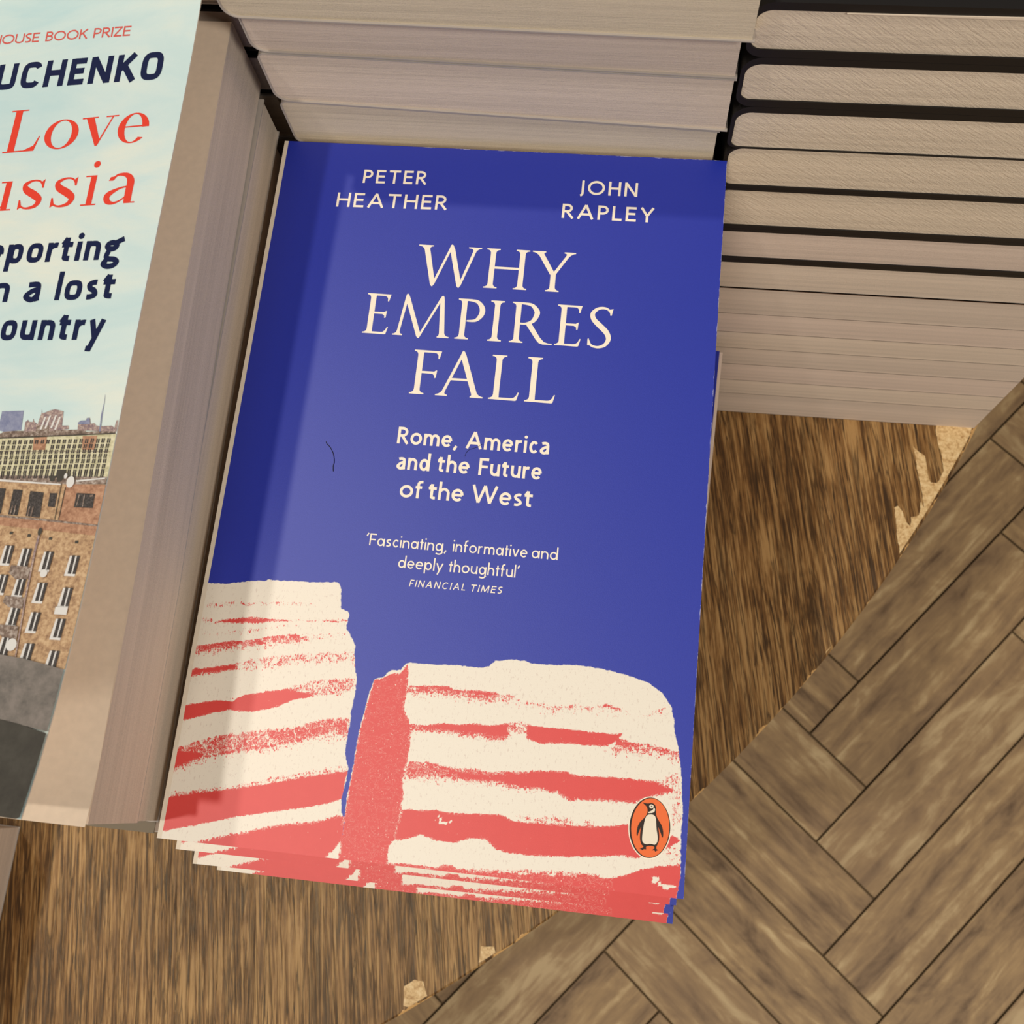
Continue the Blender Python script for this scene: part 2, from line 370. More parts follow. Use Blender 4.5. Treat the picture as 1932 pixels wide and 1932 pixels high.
# stack on the right
S = 0.181
rs_ = [(1.120, 1.2264), (1.2552, 1.3321), (1.3601, 1.4455), (1.4480, 1.5478), (1.5631, 1.6699), (1.6911, 1.7801), (1.7999, 1.8993),
       (1.8993, 2.0063), (2.0063, 2.0928), (2.0928, 2.1723), (2.1723, 2.2573), (2.2573, 2.3484), (2.3484, 2.4300), (2.4300, 2.5525)]
wd = ['top', 'second', 'third', 'fourth', 'fifth', 'sixth', 'seventh', 'eighth', 'ninth', 'tenth', 'eleventh', 'twelfth', 'thirteenth', 'lowest']
edges = [(1.1525, 0)]
prev_bottom = 1.1400
for i, (t, b) in enumerate(rs_):
    if i == 0: t = 1.1525
    pt, pb = t*S, b*S                                     # page block depths
    top = prev_bottom*S+0.00008 if i else pt-0.0026
    if i < 6:
        nt = rs_[i+1][0]; bot = (b+nt)/2*S
    else: bot = pb
    ct_t = max(pt-top, 0.0003); ct_b = max(bot-pb, 0.0003)
    black = i <= 6
    lb = ('black-covered book, %s from the top of the right-hand stack' % wd[i]) if black else \
         ('pale-edged book, %s from the top of the right-hand stack' % wd[i] if i < 13 else 'lowest book of the right-hand stack, lying on the table near its edge')
    x0, x1, y0 = 0.0637, 0.1964, 0.1003
    cx = (x0+x1)/2
    root = empty('paperback', (cx, y0+0.099, dz(bot))); tag(root, lb, 'book', 'books in the right-hand stack')
    ux0, ux1 = x0-cx, x1-cx
    def outl(o, zb_, zt_, rb_, rt_):
        T, B = prof(ux0+o, ux1, (zb_,)*2, (zt_,)*2, rb_, rt_, 8)
        return [(ux1, zb_)]+B[::-1]+T+[(ux1, zt_)]
    zb_, zt_ = 0.0, dz(top)-dz(bot)
    rt_, rb_ = ((0.0040, 0.0026) if i < 4 else (0.0022, 0.0016))
    inn = outl(0.0011 if black else 0.0003, dz(pb)-dz(bot), dz(pt)-dz(bot), rb_, rt_); out = outl(0, zb_, zt_, rb_+ct_b*0.6, rt_+ct_t*0.6)
    F = -0.099
    ins = 0.0006 if black else 0.0001
    mb = MB(); A = [(x, F+ins, z) for x, z in inn]; B = [(x, 0.0985, z) for x, z in inn]
    mb.face(A); mb.face(B[::-1]); mb.strip(A, B, 0, True)
    mb.build('page_block', [M_PAGESR if i < 5 else (M_PAGES, M_PAGES2, M_PAGESP)[i % 3]], root)
    mb = MB(); A = [(x, F+(0.0002 if black else 0.0), z) for x, z in out]; A2 = [(x, 0.099, z) for x, z in out]
    I1 = [(x, F+(0.0002 if black else 0.0), z) for x, z in inn]; I2 = [(x, 0.099, z) for x, z in inn]
    mb.strip(A, A2); mb.strip(I1, I2); mb.strip(A, I1); mb.strip(A2, I2)
    mb.build('cover', [M_BLACK if black else M_BROWNC], root)
    if i == 0:
        zt2 = dz(pt)-dz(bot); mb = MB()
        mb.face([(-0.045, F-0.0001, zt2-0.0002), (ux1, F-0.0001, zt2-0.0012), (ux1, F-0.0001, zt2+0.0004), (0.0, F-0.0001, zt2+0.0003)])
        mb.face([(-0.045, F-0.0001, zt2-0.0002), (0.0, F-0.0001, zt2+0.0003), (ux1, F-0.0001, zt2+0.0004), (ux1, 0.05, zt2+0.0004), (-0.045, 0.05, zt2+0.0002)])
        mb.build('loose_page', [M_LEAF], root)
    prev_bottom = bot/S
# stack in the back left
bl_ = [(0.1900, 0.2095), (0.2098, 0.2278), (0.2296, 0.2456), (0.2476, 0.2640), (0.2650, 0.2860)]
for i, (t, b) in enumerate(bl_):
    x1 = (-0.066, -0.0655, -0.0660, -0.0685, -0.0690)[i]
    lbs = ['book on top of the far left stack, behind the sky-blue cover', 'book second down in the far left stack, grey-brown page edges above a black slot',
           'shaded book in the far left stack, just below the upper black slot', 'book in the far left stack wedged beside the tall beige page blocks',
           'lowest book in view of the far left stack, in the dark corner']
    book(lbs[i], 'book', 'books in the far left stack', x1-0.129, x1, 0.1135, 0.3115, dz(b), dz(t), M_PAGES2, M_BLACK if i in (2, 3) else M_GREYC, 0.0009 if i in (2, 3) else 0.0004, 0.002, 0.002, spine='left')
zz = 0.2863
for i in range(8):
    t = 0.0219
    book('beige paperback hidden low in the far left stack', 'book', 'hidden books low in the far left stack', -0.195, -0.069, 0.1135, 0.3115, dz(zz+t) if i < 7 else TZ, dz(zz+0.0002), M_PAGES2, M_GREYC)
    zz += t

# ---------------------------------------------------------------- pile on the left
def flat_book(label, group, c4, zb, zt, pages, cover, ct=0.0004, cat='book', nm='paperback'):
    """c4: corners (front-left, front-right, back-right, back-left)"""
    cx = sum(p[0] for p in c4)/4; cy = sum(p[1] for p in c4)/4
    root = empty(nm, (cx, cy, zb)); tag(root, label, cat, group)
    q = [(x-cx, y-cy) for x, y in c4]; h = zt-zb
    def ins(o): return [(x*(1-o/0.065), y*(1-o/0.1)) for x, y in q]
    def box(mb, q, z0, z1):
        A = [(x, y, z0) for x, y in q]; B = [(x, y, z1) for x, y in q]
        mb.face(A[::-1]); mb.face(B); mb.strip(A, B, 0, True)
    mb = MB(); box(mb, ins(0.0004), ct, h-ct); mb.build('page_block', [pages], root)
    mb = MB(); box(mb, q, h-ct, h); mb.build('front_cover', [cover], root)
    mb = MB(); box(mb, q, 0, ct); mb.build('back_cover', [cover], root)
    return root
XR = lambda t, b: ((-0.1964, b[1]), (b[0], b[1]), (t[0], t[1]), (-0.1964, t[1]))
lp = [((-0.0694, 0.1065), (-0.0674, -0.0957), 0.2573, 0.2728, M_PAGES, M_GREYC, 'second book of the left pile, thin pale lines running along its beige page edges'),
      ((-0.0700, 0.1030), (-0.0684, -0.0985), 0.2731, 0.2900, M_PAGESP, M_OLIVE, 'olive-grey book third down the left pile, a shaded strip beside the blue book'),
      ((-0.0694, 0.1030), (-0.0684, -0.0992), 0.2903, 0.3110, M_PAGESP, M_GREYC, 'book fourth down the left pile, its grey end just showing above the table')]
for t, b, d0, d1, pg, cv, lb in lp:
    flat_book(lb, 'books under the pale blue-covered one', XR(t, b), dz(d1), dz(d0), pg, cv)
zz = 0.3113
for i in range(7):
    t = 0.0215
    flat_book('beige paperback hidden low in the left pile', 'hidden books low in the left pile', XR((-0.0690, 0.1030), (-0.0684, -0.0965)), dz(zz+t) if i < 6 else TZ, dz(zz+0.0002), M_PAGESP, M_GREYC)
    zz += t

# front-left stack, only the foot of its page side in view
for i in range(4):
    x1 = (-0.2050, -0.2052, -0.2056, -0.2052)[i]
    flat_book(('lowest book of the front left stack, a taupe page side at the picture edge' if i == 0 else
               'beige paperback higher up the front left stack, outside the picture'), 'books in the front left stack',
              ((x1-0.129, -0.312), (x1, -0.312), (x1, -0.1145), (x1-0.129, -0.1145)), TZ+0.022*i+0.0001, TZ+0.022*(i+1), M_PAGES2, M_GREYC, 0.0005)

# ---------------------------------------------------------------- lettering engine
class Pen:
    """turns centre lines into flat ribbons on a cover; coordinates in mm, z layered by a hair"""
    def __init__(s, mb, z=0.00003, zf=None): s.mb = mb; s.z = z; s.k = 0
    def lift(s): s.k += 1; return s.z+(s.k % 9)*0.0000012
    def ribbon(s, pts, w, mi):
        P = [Vector(p[:2]) for p in pts]; ws = [p[2] if len(p) > 2 else w for p in pts]
        if (P[0]-P[-1]).length < 1e-6: closed = True; P = P[:-1]; ws = ws[:-1]
        else: closed = False
        A, B = [], []; n = len(P); z = s.lift()
        for i in range(n):
            a = P[i]-P[i-1] if (i > 0 or closed) else None
            b = P[(i+1) % n]-P[i] if (i < n-1 or closed) else None
            if a is None: a = b
            if b is None: b = a
            a = a.normalized(); b = b.normalized(); t = (a+b)
            if t.length < 1e-6: t = a
            t.normalize(); nn = Vector((-t.y, t.x)); c = max(0.5, nn.dot(Vector((-a.y, a.x))))
            o = nn*(ws[i]/2/c); A.append(P[i]+o); B.append(P[i]-o)
        s.mb.strip([(p.x*0.001, p.y*0.001, z+i*3e-7) for i, p in enumerate(A)][::-1], [(p.x*0.001, p.y*0.001, z+i*3e-7) for i, p in enumerate(B)][::-1], mi, closed)
    def poly(s, pts, mi, dz=0.0):
        P = [(p[0], p[1]) for p in pts]
        ar = sum(P[i-1][0]*P[i][1]-P[i][0]*P[i-1][1] for i in range(len(P)))
        if ar < 0: P = P[::-1]
        z = s.lift()+dz; s.mb.face([(x*0.001, y*0.001, z) for x, y in P], mi)
def arc(cx, cy, rx, ry, a0, a1, n=None, e=2.0):
    n = n or max(6, int(abs(a1-a0)/9)); out = []
    for i in range(n+1):
        a = math.radians(a0+(a1-a0)*i/n); c, d = math.cos(a), math.sin(a)
        out.append((cx+rx*math.copysign(abs(c)**(2/e), c), cy+ry*math.copysign(abs(d)**(2/e), d)))
    return out
def spl(P, k=7, closed=False):
    """Catmull-Rom through points (any number of components)"""
    out = []; n = len(P); R_ = range(n if closed else n-1)
    for i in R_:
        p0 = P[(i-1) % n] if (closed or i > 0) else P[0]; p1 = P[i]; p2 = P[(i+1) % n]; p3 = P[(i+2) % n] if (closed or i+2 < n) else P[-1]
        for j in range(k):
            t = j/k
            out.append(tuple(0.5*(2*b+(c-a)*t+(2*a-5*b+4*c-d)*t*t+(3*b-a-3*c+d)*t**3) for a, b, c, d in zip(p0, p1, p2, p3)))
    out.append(tuple(P[0] if closed else P[-1])); return out
def glyph(ch, a, b, X, e, st):
    """sans letter: (width, strokes) in units of cap height; a, b = half stroke in x and y; st = style"""
    v = lambda x, y0=0.0, y1=1.0: [(x, y0), (x, y1)]
    geo = st == 'geo'
    def bowl(x0, x1, y0, y1):           # right-hand bowl starting and ending at x0
        r = (y1-y0)/2; cx = max(x0, x1-r*0.95); return [(x0, y1)]+arc(cx, (y0+y1)/2, x1-cx, r, 90, -90, 12, e)+[(x0, y0)]
    if ch == 'A': W = 0.80; return W, [[(a*0.9, 0), (W/2, 1-b*0.3)], [(W-a*0.9, 0), (W/2, 1-b*0.3)], [(0.16, 0.33), (W-0.16, 0.33)]]
    if ch == 'B': W = 0.56; return W, [v(a), bowl(a, W-a-0.03, 0.53, 1-b), bowl(a, W-a, b, 0.53)]
    if ch == 'C': W = 0.66 if e > 2 else 0.78; return W, [arc(W/2+0.02, 0.5, W/2-a, 0.5-b, 48 if e == 2 else 30, 312 if e == 2 else 330, 26, e)]
    if ch == 'E': W = 0.50; return W, [v(a), [(a, 1-b), (W, 1-b)], [(a, 0.52), (W-0.04, 0.52)], [(a, b), (W, b)]]
    if ch == 'F': W = 0.48; return W, [v(a), [(a, 1-b), (W, 1-b)], [(a, 0.50), (W-0.03, 0.50)]]
    if ch == 'H': W = 0.66; return W, [v(a), v(W-a), [(a, 0.52), (W-a, 0.52)]]
    if ch == 'I': return 2*a, [v(a)]
    if ch == 'J': W = 0.30; return W, [[(W-a, 1)]+[(W-a, 0.12)]+arc(W-a-0.16, 0.10, 0.16, 0.20, 0, -75, 6)]
    if ch == 'K': W = 0.64; return W, [v(a), [(W-a*1.1, 1), (a, 0.42)], [(0.26, 0.56), (W-a*0.6, 0)]]
    if ch == 'L': W = 0.46; return W, [v(a), [(a, b), (W, b)]]
    if ch == 'M': W = 0.86; return W, [[(a, 0), (a+0.05, 1)], [(a+0.05, 1), (W/2, 0.10)], [(W/2, 0.10), (W-a-0.05, 1)], [(W-a-0.05, 1), (W-a, 0)]]
    if ch == 'N': W = 0.70; return W, [v(a), v(W-a), [(a*1.1, 1-b*0.4), (W-a*1.1, b*0.4)]]
    if ch == 'O': W = 0.66 if e > 2 else 0.92; return W, [arc(W/2, 0.5, W/2-a, 0.5-b*0.9, 0, 360, 40, e)]
    if ch == 'P': W = 0.52; return W, [v(a), bowl(a, W-a, 0.45, 1-b)]
    if ch == 'R': W = 0.56; return W, [v(a), bowl(a, W-a-0.05, 0.48, 1-b), [(0.24, 0.47), (W-a*0.4, 0)]]
    if ch == 'S': W = 0.48; return W, [spl([(W-a*1.2, 0.90-b*0.2), (W*0.60, 1-b), (W*0.30, 0.96-b), (a*1.05, 0.76), (W*0.32, 0.56), (W*0.68, 0.44), (W-a, 0.25), (W*0.68, 0.05+b*0.8), (W*0.40, b), (a*0.9, 0.10)])]
    if ch == 'T': W = 0.62; return W, [v(W/2), [(0, 1-b), (W, 1-b)]]
    if ch == 'U': W = 0.66; return W, [[(a, 1), (a, 0.32)]+arc(W/2, 0.30, W/2-a, 0.30-b, 180, 360, 14, e)+[(W-a, 0.32), (W-a, 1)]]
    if ch == 'W': W = 1.14; return W, [[(a*0.9, 1), (W*0.28, b*0.3)], [(W*0.28, b*0.3), (W/2, 1-b*0.3)], [(W/2, 1-b*0.3), (W*0.72, b*0.3)], [(W*0.72, b*0.3), (W-a*0.9, 1)]]
    if ch == 'Y': W = 0.68; return W, [v(W/2, 0, 0.45), [(a*0.9, 1), (W/2, 0.43)], [(W-a*0.9, 1), (W/2, 0.43)]]
    if ch == 'Z': W = 0.56; return W, [[(0, 1-b), (W-a*0.3, 1-b)], [(W-a, 1-b), (a, b)], [(a*0.3, b), (W, b)]]
    W = 0.52; cy = X/2; ry = X/2-b*0.9
    if e > 2: W = 0.50
    if ch == 'o': W = 0.58 if e == 2 else 0.52; return W, [arc(W/2, cy, W/2-a, ry, 0, 360, 36, e)]
    if ch == 'c': W = 0.46; return W, [arc(W/2+0.03, cy, W/2-a, ry, 42, 318, 24, e)]
    if ch == 'e': W = 0.53; return W, [arc(W/2, cy, W/2-a, ry, 0, 318, 28, e)+[], [(a*0.8, cy), (W-a, cy)]]
    if ch in 'adgq' and (geo or ch in 'dq'):
        W = 0.56; S_ = [arc((W-a)/2+a*0.2, cy, (W-a)/2-a, ry, 0, 360, 32, e)]
        if ch == 'a': S_.append(v(W-a, 0, X))
        if ch == 'd': S_.append(v(W-a, 0, 1.04))
        if ch == 'g': S_.append([(W-a, X), (W-a, -0.10)]+arc((W)/2, -0.10, W/2-a, 0.19-b*0.4, 0, -150, 12))
        return W, S_
    if ch == 'a': W = 0.47; return W, [spl([(0.09, X-0.11), (0.15, X-b*1.1), (0.27, X-b), (W-a-0.04, X*0.80), (W-a-0.02, X*0.45), (W-a-0.02, 0.12), (W-a, 0)]), spl([(W-a-0.02, X*0.60), (0.22, X*0.52), (a, 0.20), (0.13, b), (0.27, 0.06), (W-a-0.02, 0.22)])]
    if ch == 'g':
        W = 0.54; return W, [arc(0.22, X-0.21, 0.22-a*0.9, 0.21-b, 0, 360, 24), [(0.33, X-0.10), (W+0.03, X+0.03)], spl([(0.14, X-0.40), (0.10, 0.12), (0.17, 0.03), (0.36, 0.0), (0.46, -0.10), (0.36, -0.22), (0.18, -0.24), (0.05, -0.15), (0.12, -0.02)])]
    if ch == 'p': W = 0.55; return W, [v(a, -0.30, X), arc(a+(W-a)/2-a*0.2, cy, (W-a)/2-a, ry, 0, 360, 32, e)]
    arch = lambda x0, x1: [(x0, X*0.55)]+arc((x0+x1)/2, X-b-0.24, (x1-x0)/2, 0.24, 180, 0, 12, e)+[(x1, 0)]
    if ch == 'n': W = 0.50; return W, [v(a, 0, X), arch(a, W-a)]
    if ch == 'h': W = 0.50; return W, [v(a, 0, 1.04), arch(a, W-a)]
    if ch == 'm': W = 0.80; return W, [v(a, 0, X), arch(a, W/2), arch(W/2, W-a)]
    if ch == 'r': W = 0.34; return W, [v(a, 0, X), [(a, X*0.55)]+arc(a+0.20, X-b-0.20, 0.20, 0.20, 180, 75, 7)]
    if ch == 'u': W = 0.50; return W, [v(W-a, 0, X), [(a, X)]+arc(W/2, b+0.23, W/2-a, 0.23, 180, 360, 12, e)]
    if ch == 'i': return 2*a, [v(a, 0, X), ('dot', a, 0.90)]
    if ch == 'l': return 2*a, [v(a, 0, 1.04)]
    if ch == 't':
        if geo: W = 0.26; return W, [v(W/2, 0, 0.86), [(0, X-b), (W, X-b)]]
        W = 0.36; return W, [[(0.15, 0.86), (0.15, 0.16)]+arc(0.15+0.14, 0.14, 0.14, 0.14-b, 180, 280, 6), [(0, X-b), (W-0.01, X-b)], [(0.03, X-b), (0.15, 0.84)]]
    if ch == 'f': W = 0.32; return W, [[(0.12, 0), (0.12, 0.80)]+arc(0.12+0.16, 0.82, 0.16, 0.20-b, 180, 80, 6), [(0, X-b), (W-0.04, X-b)]]
    if ch == 's': W = 0.38; return W, [spl([(W-a, X*0.86), (W*0.56, X-b), (a*1.2, X*0.76), (W*0.34, X*0.56), (W*0.66, X*0.44), (W-a*1.05, X*0.24), (W*0.50, b), (a*0.8, X*0.12)])]
    if ch == 'v': W = 0.50; return W, [[(a*0.9, X), (W/2, b*0.3)], [(W-a*0.9, X), (W/2, b*0.3)]]
    if ch == 'y': W = 0.52; return W, [[(a*0.9, X), (W/2, 0.03)], [(W-a*0.9, X), (W*0.27, -0.30)]+([] if geo else [(W*0.05, -0.29)])]
    if ch == ',': return 0.20, [[(0.14, 0.10), (0.03, -0.16)]]
    if ch == "'": return 0.16, [[(0.14, 1.02), (0.03, 0.76)]]
    return 0.26, []
def text(pen, s, x0, x1, y, cap, w, mi, X=0.66, e=2.0, st='gill', slant=0.0, slope=0.0, gp=0.11, space=0.28, sx=None):
    """write s between x0 and x1 (mm); spreads the letters to fit"""
    b = w/2/cap; sx = 1.0
    for _ in range(6):
        a = w/2/(cap*sx); items = [(ch,)+glyph(ch, a, b, X, e, st) for ch in s]
        tot = sum(i[1] for i in items)*cap; room = (x1-x0)-(len(s)-1)*gp*cap; sx = max(0.5, room/tot)
    a = w/2/(cap*sx); items = [(ch,)+glyph(ch, a, b, X, e, st) for ch in s]
    nat = sum(i[1] for i in items)*cap*sx; gap = ((x1-x0)-nat)/max(1, len(s)-1); x = 0.0
    for ch, W, strokes in items:
        def T(p):
            X_ = x+p[0]*cap*sx+slant*p[1]*cap; return (x0+X_, y+p[1]*cap+slope*X_)
        for sk in strokes:
            if sk[0] == 'dot':
                c = T((sk[1], sk[2])); pen.poly(arc(c[0], c[1], w*0.60, w*0.60, 0, 342, 19), mi)
            else: pen.ribbon([T(p) for p in sk], w, mi)
        x += W*cap*sx+gap

# roman capitals with bracketed serifs; unit = cap height
def serif_caps(pen, ch, x0, x1, y, cap, mi):
    P = []                                   # polygons in unit space
    H = 0.028
    def limb(xa, ya, xb, yb, w, w2=None, s0=None, s1=None):
        """slanting stem from (xa,ya) low to (xb,yb) high, horizontal widths w (low) and w2 (high); s0/s1 serif reach (left,right)"""
        w2 = w2 or w; k = (xb-xa)/(yb-ya); f = lambda y_: xa+k*(y_-ya); W_ = lambda y_: w+(w2-w)*(y_-ya)/(yb-ya)
        P.append([(f(ya)-w/2, ya), (f(ya)+w/2, ya), (f(yb)+w2/2, yb), (f(yb)-w2/2, yb)])
        for s_, yy, sg in ((s0, ya, 1), (s1, yb, -1)):
            if not s_: continue
            yk = yy+sg*0.115; L0 = f(yy)-W_(yy)/2; R0 = f(yy)+W_(yy)/2; Lk = f(yk)-W_(yk)/2; Rk = f(yk)+W_(yk)/2; h = yy+sg*H
            pts = [(L0-s_[0], yy), (R0+s_[1], yy), (R0+s_[1], h)]
            for t in (0.25, 0.5, 0.75):
                pts.append(((R0+s_[1])*(1-t)**2+2*t*(1-t)*(R0+0.004)+t*t*Rk, h*(1-t)**2+2*t*(1-t)*(h+sg*0.006)+t*t*yk))
            pts += [(Rk, yk), (Lk, yk)]
            for t in (0.75, 0.5, 0.25):
                pts.append(((L0-s_[0])*(1-t)**2+2*t*(1-t)*(L0-0.004)+t*t*Lk, h*(1-t)**2+2*t*(1-t)*(h+sg*0.006)+t*t*yk))
            pts.append((L0-s_[0], h)); P.append(pts)
    def var(pts): P.append(('r', spl(pts, 8)))
    T = 0.122; t = 0.062; e = 0.095
    def arm_top(xs, xe): P.append([(xs, 1), (xe, 0.995), (xe-0.035, 0.82), (xe-0.062, 0.82), (xe-0.068, 0.90), (xe-0.11, 0.945), (xe-0.16, 0.952), (xs, 0.952)])
    def arm_mid(xs, xe, y_=0.52): P.append([(xs, y_+0.025), (xe-0.06, y_+0.028), (xe-0.025, y_+0.055), (xe, y_+0.06), (xe-0.012, y_-0.11), (xe-0.042, y_-0.12), (xe-0.05, y_-0.06), (xe-0.10, y_-0.025), (xs, y_-0.022)])
    def arm_bot(xs, xe): P.append([(xs, 0), (xe-0.06, -0.005), (xe-0.038, 0.01), (xe, 0.18), (xe-0.022, 0.185), (xe-0.06, 0.10), (xe-0.11, 0.055), (xe-0.17, 0.048), (xs, 0.05), (xs, 0.11)])
    if ch == 'W':
        W = 1.47; limb(0.4045, 0.1, 0.175, 1, 0.12, 0.135, None, (0.11, 0.10)); limb(0.430, 0.0, 0.77, 1, 0.06, 0.06)
        limb(1.0175, 0.1, 0.789, 0.93, 0.12, 0.12); limb(1.045, 0, 1.345, 1, 0.06, 0.075, None, (0.14, 0.09))
        P.append([(0.3445, 0.1), (0.4645, 0.1), (0.447, 0.0), (0.430, -0.04), (0.405, -0.04), (0.372, 0.0)])
        P.append([(0.9575, 0.1), (1.0775, 0.1), (1.062, 0.0), (1.045, -0.04), (1.020, -0.04), (0.985, 0.0)])
        P.append([(0.716, 0.93), (0.849, 0.93), (0.80, 1.03), (0.77, 1.045), (0.745, 1.03)])
    elif ch == 'H': W = 1.02; limb(0.17, 0, 0.165, 1, T, T, (e, e), (e, e)); limb(0.855, 0, 0.85, 1, T, T, (e, e), (e, e)); P.append([(0.2, 0.49), (0.85, 0.49), (0.85, 0.545), (0.2, 0.545)])
    elif ch == 'Y': W = 0.955; limb(0.505, 0, 0.50, 0.5, T, T, (e, e), None); limb(0.49, 0.42, 0.135, 1, 0.13, 0.14, None, (0.09, 0.08)); limb(0.515, 0.43, 0.855, 1, 0.085, 0.085, None, (0.10, 0.08))
    elif ch == 'E': W = 0.57; limb(0.155, 0, 0.15, 1, T, T, (e, 0), (e*0.9, 0)); arm_top(0.12, 0.55); arm_mid(0.12, 0.50); arm_bot(0.12, 0.575)
    elif ch == 'F': W = 0.60; limb(0.155, 0, 0.15, 1, T, T, (e, e), (e*0.9, 0)); arm_top(0.12, 0.595); arm_mid(0.12, 0.54, 0.50)
    elif ch == 'L': W = 0.64; limb(0.16, 0, 0.155, 1, T, T, (e, 0), (e, e)); arm_bot(0.12, 0.64)
    elif ch == 'I': W = 0.335; limb(0.17, 0, 0.165, 1, T, T, (e, e), (e, e))
    elif ch == 'M':
        W = 1.31; limb(0.115, 0, 0.235, 0.98, 0.065, 0.07, (0.085, 0.085), None); limb(0.576, 0.1, 0.252, 0.93, 0.115, 0.115)
        limb(0.615, 0, 1.030, 0.965, 0.055, 0.06); limb(1.145, 0, 1.057, 0.93, 0.125, 0.10, (0.05, 0.10), None)
        P.append([(0.194, 0.93), (0.3095, 0.93), (0.262, 1.03), (0.235, 1.045), (0.21, 1.03)])
        P.append([(0.985, 0.93), (1.108, 0.93), (1.09, 1.02), (1.065, 1.045), (1.035, 1.03)])
        P.append([(0.5185, 0.1), (0.6335, 0.1), (0.642, 0.0), (0.625, -0.04), (0.595, -0.04), (0.557, 0.0)])
    elif ch == 'P': W = 0.635; limb(0.165, 0, 0.15, 1, T, T, (e, e), (e*0.9, 0)); var([(0.12, 0.975, 0.05), (0.30, 0.972, 0.055), (0.46, 0.93, 0.085), (0.565, 0.78, 0.122), (0.555, 0.62, 0.118), (0.44, 0.48, 0.07), (0.24, 0.455, 0.035)])
    elif ch == 'R': W = 0.985; limb(0.165, 0, 0.15, 1, T, T, (e, e), (e*0.9, 0)); var([(0.12, 0.975, 0.05), (0.30, 0.972, 0.055), (0.46, 0.935, 0.08), (0.575, 0.80, 0.118), (0.575, 0.69, 0.118), (0.50, 0.545, 0.09), (0.34, 0.475, 0.05), (0.18, 0.475, 0.045)]); P.append([(0.34, 0.50), (0.47, 0.50), (0.70, 0.16), (0.80, 0.055), (0.90, 0.025), (0.985, 0.022), (0.985, -0.005), (0.78, -0.008), (0.69, 0.02), (0.62, 0.09), (0.36, 0.45)])
    elif ch == 'A':
        W = 1.03; limb(0.135, 0, 0.492, 0.965, 0.068, 0.062, (0.095, 0.09), None); limb(0.86, 0, 0.511, 0.93, 0.125, 0.128, (0.055, 0.095), None)
        P.append([(0.27, 0.36), (0.72, 0.36), (0.70, 0.41), (0.29, 0.41)]); P.append([(0.447, 0.93), (0.575, 0.93), (0.53, 1.02), (0.50, 1.045), (0.475, 1.02)])
    elif ch == 'S': W = 0.535; var([(0.495, 0.80, 0.022), (0.465, 0.90, 0.045), (0.36, 0.972, 0.052), (0.20, 0.955, 0.068), (0.085, 0.83, 0.10), (0.12, 0.68, 0.112), (0.27, 0.53, 0.125), (0.42, 0.38, 0.122), (0.475, 0.22, 0.105), (0.40, 0.07, 0.080), (0.24, 0.012, 0.055), (0.09, 0.06, 0.05), (0.03, 0.21, 0.022)]); P.append([(0.475, 0.80), (0.505, 0.80), (0.535, 0.965), (0.45, 0.95)]); P.append([(0.015, 0.20), (0.045, 0.20), (0.12, 0.04), (0.02, 0.05)])
    k = (x1-x0)/W
    for q in P:
        if q[0] == 'r': pen.ribbon([(x0+p[0]*k, y+p[1]*cap, p[2]*cap) for p in q[1]], 1, mi)
        else: pen.poly([(x0+a_*k, y+b_*cap) for a_, b_ in q], mi)

# ---------------------------------------------------------------- blue book cover artwork (mm from its lower left corner)
ROCK_L = [(-0.76, 64.06), (2.61, 64.55), (6.04, 64.67), (8.40, 65.21), (11.26, 65.71), (13.62, 66.26), (16.06, 66.33), (17.53, 66.85), (19.41, 66.72), (22.79, 66.93), (25.68, 67.13), (29.08, 67.10), (32.42, 67.44), (35.51, 67.76), (36.36, 66.97), (36.88, 66.06), (36.95, 64.63), (37.51, 60.86), (39.51, 60.33), (39.92, 59.19), (39.72, 57.28), (39.69, 55.87), (41.14, 54.12), (42.05, 52.81), (42.62, 51.46), (42.82, 49.16), (43.18, 47.34), (43.58, 45.54), (44.10, 44.21), (44.34, 41.94), (44.30, 39.66), (44.17, 37.38), (43.94, 35.10), (44.14, 33.77), (44.07, 31.07), (43.96, 29.28), (43.90, 27.49), (43.91, 25.28), (44.55, 23.14), (45.26, 21.45), (45.29, 19.70), (44.99, 17.06), (44.70, 14.43), (44.73, 12.70), (45.12, 11.02), (45.91, 9.39), (46.20, 6.86), (46.09, 5.15), (45.98, 3.44), (46.06, 1.76), (46.07, -0.76), (46.03, -4.94), (16.02, -8.24), (-1.88, -1.70), (-3.24, 5.06), (-2.00, 27.40), (-1.25, 45.94)]
ROCK_R = [(46.10, -0.29), (45.99, 3.63), (46.14, 6.79), (46.15, 9.97), (45.99, 12.68), (45.99, 15.89), (46.20, 17.76), (46.46, 21.96), (46.50, 25.70), (46.58, 28.52), (46.83, 31.86), (47.33, 35.24), (47.58, 38.62), (48.25, 41.57), (48.60, 43.64), (49.86, 44.25), (51.19, 44.67), (51.78, 45.79), (52.92, 46.48), (55.13, 46.69), (55.81, 47.88), (56.83, 48.80), (61.03, 48.86), (64.47, 48.94), (67.88, 49.27), (71.81, 49.25), (75.72, 49.28), (77.14, 49.66), (78.91, 51.38), (81.32, 51.61), (82.74, 52.03), (86.14, 52.06), (88.14, 51.58), (92.01, 51.56), (94.41, 51.78), (99.20, 52.14), (102.57, 52.08), (105.94, 51.82), (109.33, 51.28), (112.22, 50.84), (115.14, 50.03), (117.55, 49.45), (119.04, 48.41), (121.01, 47.18), (122.03, 45.87), (123.32, 44.12), (123.64, 42.75), (124.23, 40.94), (124.38, 38.64), (125.08, 36.40), (125.85, 33.72), (126.22, 31.47), (126.59, 29.24), (127.04, 25.67), (127.09, 23.43), (127.60, 20.35), (127.63, 17.69), (127.50, 14.59), (127.69, 11.53), (127.85, 7.63), (128.07, 5.49), (127.76, 3.30), (127.38, 0.05), (126.88, -4.05), (46.20, -7.88)]
